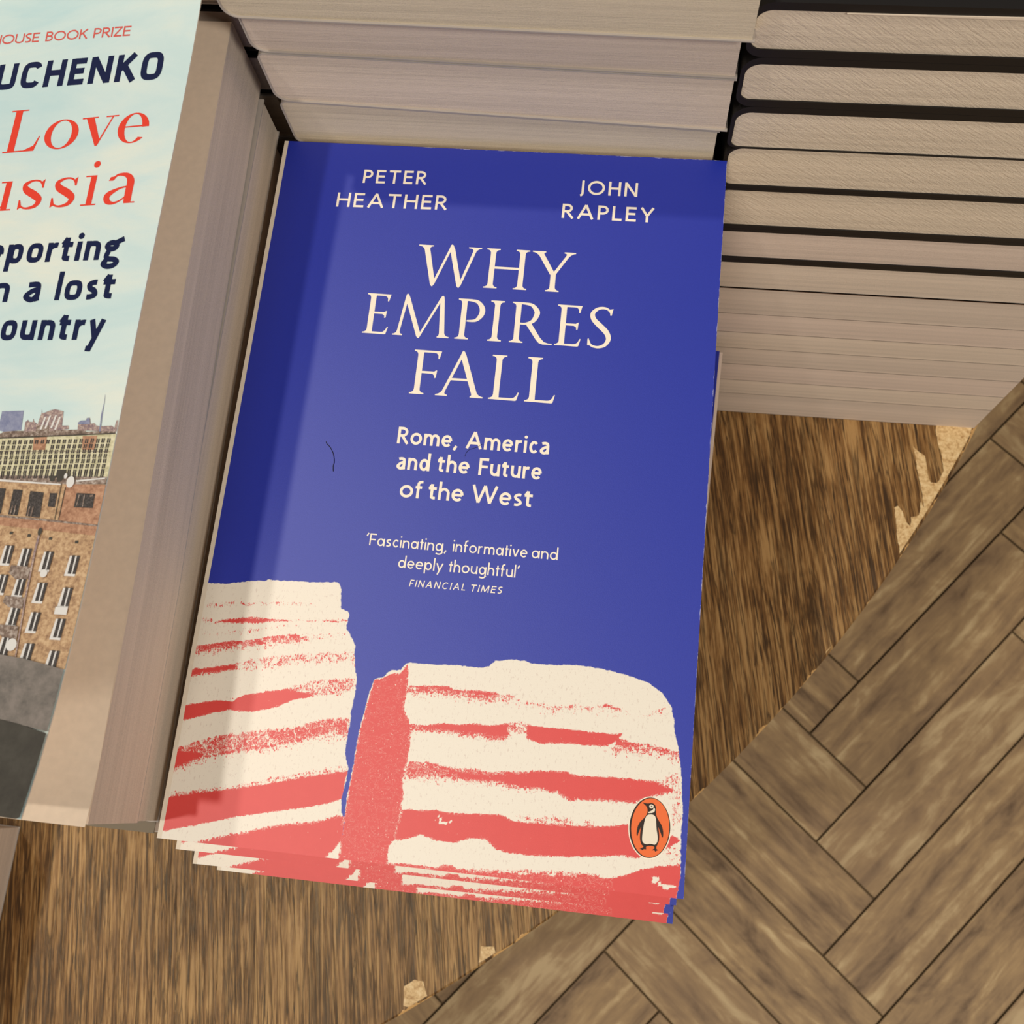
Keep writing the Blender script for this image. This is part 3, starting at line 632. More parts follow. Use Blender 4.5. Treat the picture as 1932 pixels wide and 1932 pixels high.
# red areas: (outline, density inside, fade above, fade below) distances in mm
RED = [
 ([(2.10, 59.33), (8.29, 60.37), (16.04, 60.74), (21.75, 61.44), (30.41, 61.75), (30.51, 61.09), (18.06, 60.25), (8.54, 58.95), (2.32, 58.15)], .50, .5, .8),
 ([(4.50, 54.29), (6.52, 55.28), (10.54, 55.93), (12.88, 56.48), (15.77, 56.60), (18.65, 56.77), (21.10, 56.61), (25.17, 56.80), (25.20, 56.61), (18.83, 55.74), (15.06, 55.11), (10.76, 54.72), (6.66, 54.48), (4.55, 54.05)], 1.0, .15, .6),
 ([(1.07, 55.64), (4.29, 55.46), (4.59, 53.82), (1.38, 54.00)], .52, .4, .4),
 ([(25.13, 57.08), (39.57, 58.30), (39.68, 57.56), (25.25, 56.33)], .50, .4, .5),
 ([(33.71, 57.49), (39.58, 58.21), (39.87, 57.86), (33.79, 57.02)], .9, .1, .2),
 ([(1.95, 50.96), (10.63, 52.71), (26.50, 56.07), (26.62, 55.32), (10.78, 51.87), (2.05, 50.40)], .46, .8, 1.0),
 ([(1.05, 47.95), (5.49, 48.93), (10.13, 50.07), (15.33, 50.79), (19.46, 52.02), (24.12, 52.92), (26.93, 53.37), (28.95, 52.76), (24.22, 52.32), (19.59, 51.28), (14.95, 50.19), (10.27, 49.28), (5.64, 48.09), (1.17, 47.30)], 1.0, .12, 3.6),
 ([(28.80, 53.68), (40.97, 55.28), (41.68, 53.71), (29.06, 52.06)], .36, .6, 1.0),
 ([(0.99, 41.85), (6.58, 43.03), (12.13, 44.31), (12.68, 44.45), (12.93, 43.08), (9.17, 42.02), (5.44, 41.34), (0.87, 39.98)], 1.0, .1, .8),
 ([(12.52, 44.81), (20.30, 47.04), (29.61, 48.61), (42.62, 50.53), (43.11, 47.80), (30.01, 46.09), (20.85, 43.83), (12.91, 42.61)], .50, .6, 1.2),
 ([(42.42, 48.66), (43.05, 49.18), (43.51, 45.99), (42.84, 46.39)], .9, .1, .2),
 ([(0.82, 32.69), (4.93, 33.78), (8.14, 34.55), (15.02, 36.13), (15.88, 36.67), (21.81, 38.17), (26.37, 39.29), (29.25, 39.02), (35.48, 38.44), (28.71, 36.55), (25.25, 34.62), (22.57, 33.68), (18.94, 32.73), (15.68, 32.41), (13.26, 32.63), (8.72, 31.41), (4.25, 29.74), (0.65, 28.57)], 1.05, .1, .25),
 ([(26.31, 39.65), (33.03, 42.00), (39.90, 43.35), (43.98, 43.74), (44.29, 41.02), (40.58, 38.84), (35.50, 38.26), (29.25, 39.02)], .56, .3, .7),
 ([(0.07, 21.74), (5.33, 24.06), (11.10, 26.21), (18.84, 27.89), (24.32, 28.88), (30.68, 30.19), (35.93, 32.51), (41.38, 33.50), (44.26, 33.56), (43.87, 29.27), (36.58, 28.31), (31.25, 26.66), (25.95, 24.79), (19.61, 23.49), (12.01, 21.25), (7.53, 19.90), (1.09, 16.49)], .66, .4, 3.0),
 ([(0.43, 21.10), (4.35, 21.72), (7.77, 21.17), (7.28, 20.01), (4.02, 18.48), (0.86, 16.46)], 1.0, .1, .3),
 ([(7.45, 20.34), (19.51, 24.06), (25.84, 25.45), (35.60, 28.66), (35.69, 28.09), (25.96, 24.71), (19.63, 23.35), (8.01, 19.86)], .9, .3, .6),
 ([(23.51, 28.13), (31.67, 29.84), (43.35, 32.79), (43.68, 30.59), (33.83, 28.04), (25.73, 26.11)], .80, .4, .4),
 ([(0.72, 11.15), (16.54, 14.33), (25.36, 17.21), (44.67, 22.36), (45.13, 20.78), (25.61, 15.71), (16.72, 13.34), (0.97, 9.86)], .50, .5, .2),
 ([(0.07, 9.68), (7.67, 11.66), (16.70, 13.47), (25.61, 15.71), (34.48, 18.15), (45.22, 20.79), (44.99, 17.06), (44.84, 14.09), (41.78, 12.61), (35.64, 10.88), (26.77, 8.87), (17.92, 6.64), (13.11, 5.06), (6.93, 3.32), (-0.57, 1.10)], 1.1, .25, .12),
 ([(3.84, -2.37), (9.90, -0.10), (15.55, 1.88), (22.15, 3.65), (28.25, 5.59), (32.65, 6.70), (38.87, 7.79), (45.44, 10.11), (46.20, 6.86), (45.99, 4.29), (44.37, 1.58), (42.62, -0.29), (42.94, -5.28), (16.02, -8.24), (4.25, -4.46)], 1.0, .8, .1),
 ([(48.60, 43.64), (51.21, 44.52), (53.00, 45.91), (55.20, 46.12), (56.84, 48.71), (57.37, 45.84), (57.39, 43.42), (57.31, 39.57), (57.45, 36.71), (58.90, 34.95), (59.72, 31.72), (59.94, 28.93), (59.95, 25.19), (59.36, 22.35), (59.25, 19.57), (59.85, 16.87), (59.85, 13.23), (59.51, 10.47), (59.16, 7.73), (59.17, 5.94), (57.77, 4.00), (58.25, 0.49), (58.50, -4.77), (46.40, -6.10), (45.89, 3.62), (45.99, 12.68), (46.20, 17.76), (46.36, 23.34), (46.58, 28.52), (47.33, 35.24)], .93, .1, .1),
 ([(58.07, 43.10), (62.68, 43.64), (67.53, 44.01), (69.09, 43.30), (75.38, 43.71), (79.28, 43.52), (83.40, 43.44), (79.38, 42.67), (73.56, 42.58), (67.69, 42.73), (62.79, 42.74), (58.16, 42.43)], .95, .12, 4.0),
 ([(83.49, 42.59), (96.28, 41.94), (100.51, 42.73), (103.40, 42.26), (107.57, 43.52), (110.95, 42.67), (113.14, 41.81), (107.68, 42.21), (100.62, 41.42), (93.58, 40.26), (83.59, 41.65)], .50, .6, 3.2),
 ([(105.26, 42.73), (107.57, 43.52), (110.47, 42.77), (112.90, 41.88), (110.05, 42.11)], .85, .1, 1.),
 ([(116.67, 41.83), (119.41, 43.03), (122.38, 44.12), (122.22, 43.08), (117.16, 41.55)], .50, .4, 2.2),
 ([(59.33, 33.57), (62.96, 33.70), (67.68, 34.87), (71.56, 34.79), (75.34, 35.54), (78.74, 35.27), (82.05, 35.83), (83.67, 36.37), (83.56, 32.93), (80.48, 32.62), (76.61, 32.85), (72.29, 32.74), (67.89, 33.10), (63.05, 33.00), (59.44, 32.73)], 1.0, .15, 2.2),
 ([(83.40, 36.67), (88.13, 37.28), (88.47, 33.89), (83.48, 33.63)], .58, .2, .4),
 ([(88.21, 36.53), (92.52, 36.31), (98.70, 36.31), (104.86, 36.23), (110.50, 36.33), (112.11, 36.86), (111.29, 35.25), (108.41, 33.11), (102.79, 32.87), (99.02, 32.86), (92.45, 32.20), (90.04, 32.51), (88.64, 33.21)], 1.05, .12, .4),
 ([(110.58, 35.41), (115.32, 34.59), (119.99, 34.51), (125.72, 33.61), (125.74, 33.16), (120.04, 33.82), (115.38, 33.81), (110.26, 33.43)], .90, .2, 4.2),
 ([(59.53, 24.68), (65.02, 25.15), (69.93, 24.35), (75.66, 24.48), (81.38, 24.37), (87.94, 25.18), (92.60, 25.84), (95.33, 21.93), (90.68, 21.45), (86.46, 21.24), (82.62, 21.75), (76.94, 21.62), (71.23, 21.49), (65.50, 21.36), (59.81, 20.78)], .74, .4, 2.4),
 ([(69.12, 23.12), (81.45, 23.78), (87.98, 24.73), (92.60, 25.75), (98.68, 26.24), (101.56, 25.53), (106.67, 25.83), (113.63, 26.09), (120.57, 26.13), (121.99, 25.59), (125.27, 24.58), (125.54, 24.07), (120.34, 22.72), (116.34, 20.73), (107.13, 20.35), (100.21, 19.72), (97.77, 20.82), (94.44, 21.38), (90.67, 21.54), (86.43, 21.46), (82.59, 21.98), (74.06, 21.78)], 1.0, .15, .9),
 ([(120.52, 26.80), (126.59, 29.24), (127.54, 17.68), (124.94, 15.63), (124.48, 22.70), (120.74, 23.66)], .45, .5, .5),
 ([(60.08, 13.34), (64.12, 13.45), (68.35, 13.90), (72.18, 13.62), (76.88, 13.89), (80.61, 14.28), (84.35, 14.45), (87.28, 13.41), (91.94, 13.46), (97.05, 13.56), (100.75, 13.73), (107.64, 14.24), (112.18, 14.94), (113.97, 15.58), (116.75, 15.21), (124.15, 13.79), (125.95, 13.98), (127.64, 13.06), (124.35, 10.74), (121.74, 9.14), (117.29, 7.79), (114.09, 8.10), (107.32, 7.06), (98.22, 6.16), (91.80, 5.68), (86.22, 5.74), (83.34, 6.53), (81.28, 8.31), (77.55, 8.13), (73.50, 6.58), (68.77, 6.74), (65.34, 7.72), (63.09, 6.81), (60.83, 5.89), (58.94, 5.82), (59.39, 9.56)], 1.0, .25, .15),
 ([(87.14, 14.75), (98.26, 15.56), (106.61, 15.46), (107.18, 14.19), (97.05, 13.56), (89.14, 13.52)], .50, .4, .1),
 ([(58.02, 0.47), (62.44, 0.95), (66.22, 0.83), (70.00, 0.67), (71.77, 1.52), (73.62, 1.72), (75.36, 0.81), (78.41, 0.71), (85.77, 1.29), (92.66, 1.70), (99.51, 2.14), (106.28, 3.10), (110.40, 2.90), (113.13, 2.90), (119.44, 3.25), (119.92, -3.56), (58.50, -4.77)], .90, .15, .1),
 ([(75.31, 1.25), (85.69, 2.07), (99.41, 3.22), (110.35, 3.55), (110.85, 2.91), (99.54, 1.84), (85.83, 0.78), (75.66, 0.28)], .58, .4, .2),
 ([(112.21, 2.97), (115.75, 4.14), (118.37, 5.51), (121.92, 6.55), (127.98, 7.65), (128.26, 4.65), (127.38, 0.05), (126.66, -4.07), (112.83, -4.78)], 1.05, .15, .1),
 ([(123.87, 11.12), (127.77, 12.42), (127.95, 8.08), (123.68, 7.18)], .42, .4, .4),
]
CRM = [[(121.64, 4.01), (122.99, 3.98), (122.82, 3.19), (121.72, 2.85)],
       [(122.97, 2.99), (124.22, 2.48), (125.35, 2.39), (126.67, 2.84), (126.68, 2.58), (125.15, 1.98), (124.02, 2.12), (122.86, 2.59)],
       [(69.22, 12.63), (70.09, 11.37), (71.08, 11.02), (72.42, 11.62), (70.64, 10.75), (69.65, 11.10)],
       [(8.11, 34.68), (10.85, 35.41), (12.81, 35.14), (14.55, 36.09), (13.34, 34.83), (10.51, 34.64)]]
def sdf(X, Y, poly):
    """signed distance (mm), positive inside; also whether the nearest side lies above"""
    P = np.array(poly); Q = np.roll(P, -1, 0); d2 = np.full(X.shape, 1e9); ins = np.zeros(X.shape, bool); up = np.zeros(X.shape)
    for (x0, y0), (x1, y1) in zip(P, Q):
        dx, dy = x1-x0, y1-y0; L = dx*dx+dy*dy+1e-12
        t = np.clip(((X-x0)*dx+(Y-y0)*dy)/L, 0, 1); ex = X-(x0+t*dx); ey = Y-(y0+t*dy); q = ex*ex+ey*ey
        m = q < d2; d2 = np.where(m, q, d2); up = np.where(m, ey, up)
        c = ((y0 > Y) != (y1 > Y)) & (X < (x1-x0)*(Y-y0)/((y1-y0) if y1 != y0 else 1e-9)+x0); ins ^= c
    d = np.sqrt(d2); return np.where(ins, d, -d), up
BW, BH = 129.0, 198.0
def cover_art(name, parent, fine, ymax, with_text):
    xs = np.concatenate([[0, 1.2], np.arange(1.2+fine, BW-0.6, fine), [BW-0.4, BW-0.2, BW]]); ys = np.arange(0, ymax, fine)
    if with_text: ys = np.concatenate([ys, np.arange(ymax, BH, 3.0), [BH-0.4, BH]])
    X, Y = np.meshgrid(xs, ys)
    a1, _ = sdf(X, Y, ROCK_L); a2, _ = sdf(X, Y, ROCK_R); rock = np.maximum(a1, a2)
    red = np.zeros(X.shape)
    for poly, dens, fu, fd in RED:
        P = np.array(poly); m = (Y < P[:, 1].max()+6) & (Y > P[:, 1].min()-6)
        idx = np.where(m.any(1))[0]
        if not len(idx): continue
        s0, s1 = idx[0], idx[-1]+1; d, up = sdf(X[s0:s1], Y[s0:s1], poly)
        fade = np.where(up > 0, fu, fd); inside = dens*np.clip(0.55+d/0.35*0.45, 0, 1)
        soft = fade > 0.7
        out = np.where(soft, dens*0.80*np.clip(1+d/np.maximum(fade, .05), 0, 1)**1.1, dens*0.55*np.clip(1+d/np.maximum(fade, .05), 0, 1))
        red[s0:s1] = np.maximum(red[s0:s1], np.where(d > 0, inside, out))
    for poly in CRM:
        d, _ = sdf(X, Y, poly); red = np.where(d > -0.1, 0, red)
    edge = np.minimum(BW-X, np.minimum(BH-Y, Y+0.4)); edge = np.where(X < 40, 9, edge)
    nx, ny = len(xs), len(ys); mb = MB()
    mb.v = [(x*0.001, y*0.001, 0.0) for x, y in zip(X.ravel(), Y.ravel())]
    for j in range(ny-1):
        for i in range(nx-1):
            k = j*nx+i; mb.f.append((k, k+1, k+nx+1, k+nx)); mb.m.append(2 if i == 0 else 0)
    nb = len(mb.v)
    if with_text:
        pen = Pen(mb)
        for ch, x0, x1 in (('W', 44.55, 62.47), ('H', 63.9, 76.3), ('Y', 77.2, 88.75)): serif_caps(pen, ch, x0, x1, 154.2, 12.25, 1)
        for ch, x0, x1 in (('E', 31.9, 38.9), ('M', 40.45, 56.3), ('P', 57.75, 65.5), ('I', 66.8, 70.9), ('R', 72.9, 84.8), ('E', 85.45, 92.45), ('S', 94.2, 100.75)): serif_caps(pen, ch, x0, x1, 138.3, 12.15, 1)
        for ch, x0, x1 in (('F', 47.4, 55.1), ('A', 54.5, 67.8), ('L', 69.1, 77.3), ('L', 78.9, 87.1)): serif_caps(pen, ch, x0, x1, 121.35, 12.95, 1)
        text(pen, 'PETER', 25.3, 43.9, 185.25, 4.35, 0.66, 1, slope=0.024, gp=0.24)
        text(pen, 'HEATHER', 18.6, 50.8, 177.1, 4.6, 0.68, 1, slope=0.024, gp=0.24)
        text(pen, 'JOHN', 87.9, 104.6, 185.05, 4.45, 0.68, 1, gp=0.24)
        text(pen, 'RAPLEY', 83.9, 109.8, 177.2, 4.55, 0.70, 1, gp=0.24)
        g = dict(X=0.70)
        text(pen, 'Rome,', 46.0, 62.5, 106.85, 4.75, 0.74, 1, **g); text(pen, 'America', 64.7, 87.1, 106.9, 4.85, 0.74, 1, **g)
        text(pen, 'and', 46.8, 55.75, 99.7, 4.75, 0.74, 1, **g); text(pen, 'the', 57.8, 66.4, 99.8, 4.75, 0.74, 1, **g); text(pen, 'Future', 68.9, 85.7, 99.75, 4.75, 0.74, 1, **g)
        text(pen, 'of', 48.6, 54.7, 92.0, 4.85, 0.74, 1, **g); text(pen, 'the', 56.3, 65.7, 92.05, 4.85, 0.74, 1, **g); text(pen, 'West', 67.8, 84.0, 92.05, 4.95, 0.74, 1, **g)
        q = dict(X=0.64, st='geo')
        text(pen, "'Fascinating,", 41.5, 63.1, 78.3, 3.20, 0.36, 1, **q); text(pen, 'informative', 64.6, 84.1, 78.5, 3.20, 0.36, 1, **q); text(pen, 'and', 85.2, 92.0, 78.55, 3.20, 0.36, 1, **q)
        text(pen, 'deeply', 50.8, 62.7, 73.0, 3.20, 0.36, 1, **q); text(pen, "thoughtful'", 64.2, 82.5, 73.05, 3.20, 0.36, 1, **q)
        text(pen, 'FINANCIAL', 54.4, 69.0, 68.3, 1.82, 0.25, 1, slant=0.16, slope=0.012, gp=0.3); text(pen, 'TIMES', 70.3, 78.5, 68.42, 1.82, 0.25, 1, slant=0.16, slope=0.012, gp=0.3)
        # oval bird emblem
        pen.poly(OV(1.05), 1, 0.0); pen.poly(OV(1.0), 5, 0.00002); pen.poly(OVI(), 4, 0.00004)
        for pl, mi, up in BIRD: pen.poly(spl(pl, 4, True)[:-1], mi, up)
    o = mb.build(name, [M_BLUE, M_CREAM, M_ROCKC, M_REDI, M_ORANGE, M_INKBLK, M_INKWHT], parent)
    nv = len(o.data.vertices)
    for nm, arr in (('rock', rock), ('red', red), ('edge', edge)):
        at = o.data.attributes.new(nm, 'FLOAT', 'POINT'); at.data.foreach_set('value', np.concatenate([arr.ravel(), np.full(nv-nb, 5.0)]).astype(np.float32))
    return o
OC = [(120.06, 15.23), (115.21, 14.53), (124.92, 15.67), (119.57, 22.23), (120.54, 8.32)]
def OV(k):
    cx, cy = OC[0]; return [(cx+(OC[2][0]-OC[1][0])/2*k*math.cos(t), cy+(OC[3][1]-OC[4][1])/2*(1+(k-1)*0.7)*math.sin(t)) for t in [2*math.pi*i/60 for i in range(60)]]
def OVI():
    cx, cy = OC[0]; rx = (OC[2][0]-OC[1][0])/2; ry = (OC[3][1]-OC[4][1])/2
    return [(cx+rx*0.93*math.cos(t)+0.02*rx, cy+ry*0.975*math.sin(t)) for t in [2*math.pi*i/60 for i in range(60)]]
BIRD = [
 ([(117.92, 20.81), (118.56, 20.74), (119.29, 20.75), (120.02, 20.90), (120.60, 20.80), (121.00, 20.44), (121.21, 19.85), (121.28, 19.04), (121.41, 18.24), (121.78, 17.46), (122.41, 16.62), (122.93, 15.76), (123.24, 14.78), (123.33, 13.99), (123.27, 13.33), (123.04, 13.35), (122.79, 14.03), (122.31, 14.99), (122.01, 15.56), (122.29, 14.48), (122.42, 13.28), (122.39, 12.28), (122.08, 11.44), (121.91, 10.92), (121.99, 10.53), (122.47, 10.28), (122.11, 10.19), (121.77, 9.90), (121.44, 10.17), (120.93, 10.13), (121.41, 10.57), (121.34, 10.96), (121.02, 11.07), (120.39, 11.06), (119.78, 10.94), (119.48, 10.71), (119.52, 10.21), (119.00, 10.16), (118.55, 9.86), (118.43, 10.09), (118.02, 10.12), (118.66, 10.52), (118.83, 10.79), (118.41, 11.15), (118.04, 11.91), (117.89, 12.80), (117.89, 14.01), (118.02, 15.09), (117.75, 14.50), (117.44, 13.66), (117.33, 13.09), (117.12, 13.12), (117.04, 13.92), (117.18, 15.15), (117.63, 16.21), (118.30, 16.99), (118.88, 17.76), (119.20, 18.41), (119.25, 19.13), (119.10, 19.73), (118.70, 20.19)], 5, 0.00006),
 ([(120.10, 18.28), (120.62, 18.25), (121.06, 18.00), (121.36, 17.42), (121.47, 16.62), (121.59, 15.62), (121.76, 14.63), (122.00, 13.64), (122.10, 12.65), (121.94, 11.93), (121.51, 11.48), (120.99, 11.50), (120.36, 11.54), (119.75, 11.39), (119.23, 11.38), (118.68, 11.68), (118.45, 12.26), (118.41, 13.26), (118.48, 14.48), (118.60, 15.71), (118.78, 16.94), (119.08, 17.79), (119.58, 18.17)], 6, 0.00008),
 ([(119.44, 18.72), (120.04, 19.06), (120.54, 19.47), (120.67, 19.89), (120.88, 19.81), (121.01, 19.42), (120.89, 19.00), (120.49, 18.70), (119.87, 18.56), (119.50, 18.54)], 6, 0.00008),
 ([(119.60, 20.08), (119.73, 20.46), (120.09, 20.60), (120.45, 20.50), (120.65, 20.19), (120.51, 19.82), (120.16, 19.65), (119.78, 19.75)], 6, 0.00008),
 ([(120.01, 20.23), (120.22, 20.25), (120.37, 20.13), (120.29, 19.97), (120.09, 19.95), (119.99, 20.07)], 5, 0.00010),
]

# ---------------------------------------------------------------- the blue pile
def blue_book(label, group, x, y, z, t, rz, full, art=True, out=0.0):
    """x, y = lower left corner, z = underside"""
    root = empty('paperback', (x, y, z), rz); tag(root, label, 'book', group)
    w_, h_ = BW*0.001, BH*0.001; ct = 0.00028
    def box(mb, x0, x1, y0, y1, z0, z1, mi=0):
        q = [(x0, y0), (x1, y0), (x1, y1), (x0, y1)]; A = [(a_, b_, z0) for a_, b_ in q]; B = [(a_, b_, z1) for a_, b_ in q]
        mb.face(A[::-1], mi); mb.face(B, mi); mb.strip(A, B, mi, True)
    mb = MB(); box(mb, 0.0004, w_-0.0003+out, 0.0003, h_-0.0003, ct, t-ct-0.00006); mb.build('page_block', [M_PAGESP], root)
    mb = MB(); box(mb, 0, w_, 0, h_, 0, ct); mb.build('back_cover', [M_BLUEP], root)
    mb = MB(); box(mb, 0, 0.0004, 0, h_, ct, t-ct-0.00006); mb.build('spine', [M_ROCKC], root)
    if art:
        o = cover_art('front_cover', root, 0.5 if full else 0.6, 93.0 if full else 16.0, full)
        o.location = (0, 0, t)
        # body of the cover sheet below its printed face, and the rest of the face
        mb = MB(); box(mb, 0, w_, 0, h_, t-ct-0.00005, t-0.00003)
        if not full: mb.face([(0, 0.0155, t-0.000005), (w_, 0.0155, t-0.000005), (w_, h_, t-0.000005), (0, h_, t-0.000005)], 0)
        mb.build('cover_card', [M_BLUEP], root)
    else:
        mb = MB(); box(mb, 0, w_, 0, h_, t-ct-0.00005, t); mb.build('front_cover', [M_BLUEP], root)
    return root
T_ = 0.0150
blue_book('top blue book with white serif title above a broken red and cream wall', 'blue books in the middle pile', -0.0645, -0.0990, COVER_Z-T_+0.0002, T_-0.0002, 0.0, True)
off = [(-0.0650, -0.1022, 'blue book just under the top one, a red and cream sliver showing at its foot', 0.004), (-0.0653, -0.1066, 'blue book third in the pile, its white-edged corner poking out at lower right', 0.012), (-0.0634, -0.1088, 'lowest blue book in view, only its red front strip showing above the table', 0.0)]
z = COVER_Z-T_
for x, y, lb, rz in off:
    blue_book(lb, 'blue books in the middle pile', x, y, z-T_+0.0002, T_-0.0002, rz, False); z -= T_
k = 0
while z-TZ > 0.005:
    k += 1; t = min(T_, z-TZ)
    if z-TZ < T_*1.5: t = z-TZ
    xs_ = -0.0645+(0.0 if k < 5 else 0.0042)
    if k == 7: lb = 'deep blue book lower in the pile, its cream page side slipping out at the right'
    elif k == 5: lb = 'deep blue book whose page side starts highest of the two slipped out at the right'
    else: lb = 'blue paperback hidden inside the middle pile'
    blue_book(lb, 'hidden blue books in the middle pile' if k not in (5, 7) else 'blue books in the middle pile', xs_, -0.0990+(0.001 if k % 2 else 0), z-t+0.0001, t-0.0001, 0.0 if k < 5 else (-0.036 if k < 7 else -0.040), False, art=False, out=0.0015 if k in (5, 7) else 0.0); z -= t

# ---------------------------------------------------------------- top book of the left pile (warped cover, sky and town)
XE = -0.0674; HX = XE-0.129
PC = [-55.195813, 4.3958887, 0.045205532, -0.031510639, 0.20970437]
D0 = 0.20911857
def zL(x, y):
    s = x-XE; k = max(0.0, min(1.0, 1+s/0.129)); yy = max(-0.096, min(0.112, y))
    d = 0.0
    for c_ in PC: d = d*yy+c_
    return (0.26605-(D0+(d-D0)*k)+0.186*s)+COVER_Z
russ = empty('paperback', (-0.132, 0.008, dz(0.2570)))
tag(russ, 'left book with a warped pale sky cover, red title lettering and a brick town', 'book')
ox, oy, oz = russ.location
def shift(P): return [(x-ox, y-oy, z_-oz) for x, y, z_ in P]
q = [(-0.1964, -0.0955), (-0.0662, -0.0955), (-0.0668, -0.04), (-0.0690, 0.03), (-0.0709, 0.111), (-0.1964, 0.111)]
mb = MB(); A = shift([(x, y, dz(0.2567)) for x, y in q]); B = shift([(x, y, dz(0.2312)) for x, y in q])
mb.face(A[::-1]); mb.strip(A, B, 0, True); mb.face(B, 1)
mb.build('page_block', [M_PAGES, M_LEAF], russ)
mb = MB(); A = shift([(x, y, dz(0.2570)) for x, y in q]); B = shift([(x, y, dz(0.2567)) for x, y in q]); mb.face(A[::-1]); mb.face(B); mb.strip(A, B, 0, True)
mb.build('back_cover', [M_GREYC], russ)
mb = MB(); qq = [(-0.1968, -0.0955), (-0.1964, -0.0955), (-0.1964, 0.111), (-0.1968, 0.111)]
A = shift([(x, y, dz(0.2570)) for x, y in qq]); B = shift([(x, y, dz(0.2312)) for x, y in qq]); mb.face(A[::-1]); mb.face(B); mb.strip(A, B, 0, True)
mb.build('spine', [M_SKY], russ)
# lifted first page, its front edge curling up to catch the light
mb = MB()
for j in range(60):
    r0, r1 = [], []
    for (rr_, yv) in ((r0, -0.0960+0.2065*j/60), (r1, -0.0960+0.2065*(j+1)/60)):
        for i in range(25):
            t = i/24; xe = -0.0658-0.0050*(yv+0.096)/0.2065; x = -0.150+(xe+0.150)*t
            cu = max(0, (-0.080-yv)/0.016); rr_.append((x, yv, dz(0.2310)+0.0004*t+0.0030*cu*cu*t*0.5))
    mb.strip(shift(r0), shift(r1))
o = mb.build('first_page', [M_LEAF], russ, True)
# warped front cover as one sheet with the printed picture
mb = MB(); Y0, Y1 = -0.0943, 0.1118
def grid(mb, mi, zoff, flip=False):
    NX, NY = 44, 70
    for j in range(NY):
        A, B = [], []
        for i in range(NX+1):
            x = HX+0.129*i/NX
            for L_, jj in ((A, j), (B, j+1)):
                y = Y0+(Y1-Y0)*jj/NY; L_.append((x, y, zL(x, y)+zoff))
        mb.strip(shift(B if not flip else A), shift(A if not flip else B), mi)
grid(mb, 0, 0.0)
grid(mb, 1, -0.0004, True)
for x in (HX, XE):
    P = [(x, Y0+(Y1-Y0)*j/70) for j in range(71)]; mb.strip(shift([(a_, b_, zL(a_, b_)) for a_, b_ in P]), shift([(a_, b_, zL(a_, b_)-0.0004) for a_, b_ in P]), 2)
for y in (Y0, Y1):
    P = [(HX+0.129*i/44, y) for i in range(45)]; mb.strip(shift([(a_, b_, zL(a_, b_)) for a_, b_ in P]), shift([(a_, b_, zL(a_, b_)-0.0004) for a_, b_ in P]), 2)
cov = mb.build('front_cover', [M_SKY, M_INKWHT, M_INKWHT], russ)
# printed layer: polygons in mm from hinge and foot (u,v), laid on the warped sheet
mb = MB(); pen = Pen(mb, 0.0)
LP = []
def lay(pts, mi, up=0): pen.poly(pts, mi, up*0.00005)
MATS = [M_NAVY, M_REDI, M_REDT, M_BRICKP, M_BRICKR, M_YELLP, M_ROOFP, M_ROADP, M_DARKP, M_GLASSP, M_WHITEP, M_TOWERP, M_MAUVEP]
NAVY, REDI, REDT, BRK, BRR, YEL, ROOF, ROAD, DRK, GLS, WHT, TOW, MAU = range(13)
E_ = 128.9
lay([(95.60, 81.24), (99.44, 81.36), (100.02, 81.84), (101.05, 81.93), (107.59, 82.08), (108.68, 81.86), (111.03, 82.05), (111.67, 82.21), (120.87, 82.54), (121.32, 82.01), (124.43, 82.20), (124.66, 82.66), (128.63, 82.55), (128.83, 80.90), (95.97, 79.83)], ROOF, 0)
lay([(98.39, 82.05), (98.36, 86.62), (104.10, 86.78), (104.56, 82.13), (100.04, 81.76)], TOW, 1)
lay([(105.41, 81.82), (105.14, 84.00), (105.76, 84.63), (106.13, 84.16), (107.10, 84.10), (107.06, 84.95), (107.51, 84.18), (108.52, 83.57), (108.65, 84.81), (108.91, 86.21), (108.76, 87.22), (109.09, 86.21), (109.82, 86.37), (110.91, 86.85), (112.20, 87.16), (114.52, 86.71), (114.89, 83.32), (116.58, 83.34), (116.84, 82.57), (111.06, 81.89)], MAU, 1)
lay([(108.49, 81.55), (108.34, 83.25), (111.57, 83.36), (111.90, 81.59)], ROOF, 2)
for x in [(109.95, 86.53), (111.10, 86.77), (112.60, 86.93), (113.71, 86.55)]: lay([(x[0], x[1]-1.2), (x[0]+0.45, x[1]-1.1), (x[0]-0.1, x[1]-4.2), (x[0]-0.6, x[1]-4.2)], WHT, 2)
lay([(119.09, 82.29), (118.83, 84.13), (119.42, 84.51), (120.74, 84.60), (120.78, 85.14), (121.60, 85.22), (122.07, 83.85), (123.04, 84.01), (123.49, 83.48), (124.45, 83.27), (124.51, 82.20)], MAU, 1)
lay([(118.87, 83.97), (119.42, 84.51), (120.74, 84.60), (120.95, 85.14), (121.52, 85.19), (121.96, 83.77), (118.94, 83.67)], TOW, 2)
lay([(128.21, 83.00), (128.34, 84.67), (128.82, 84.75), (128.95, 82.11), (124.76, 82.21), (124.53, 83.27), (127.46, 83.45)], MAU, 1)
lay([(124.63, 82.05), (124.26, 86.01), (124.40, 88.76), (124.25, 90.61), (124.30, 90.61), (124.52, 88.76), (124.62, 85.86), (124.93, 82.06)], TOW, 2)
lay([(95.91, 80.07), (128.72, 81.77), (128.69, 81.53), (95.97, 79.83)], DRK, 4)
lay([(95.95, 79.91), (128.95, 81.60), (128.95, 77.31), (128.95, 71.82), (98.24, 71.20)], YEL, 1)
lay([(108.33, 80.47), (111.70, 80.67), (111.92, 77.61), (108.70, 77.55)], BRR, 2)
lay([(120.73, 80.94), (124.34, 81.14), (124.41, 77.82), (121.28, 77.77)], BRR, 2)
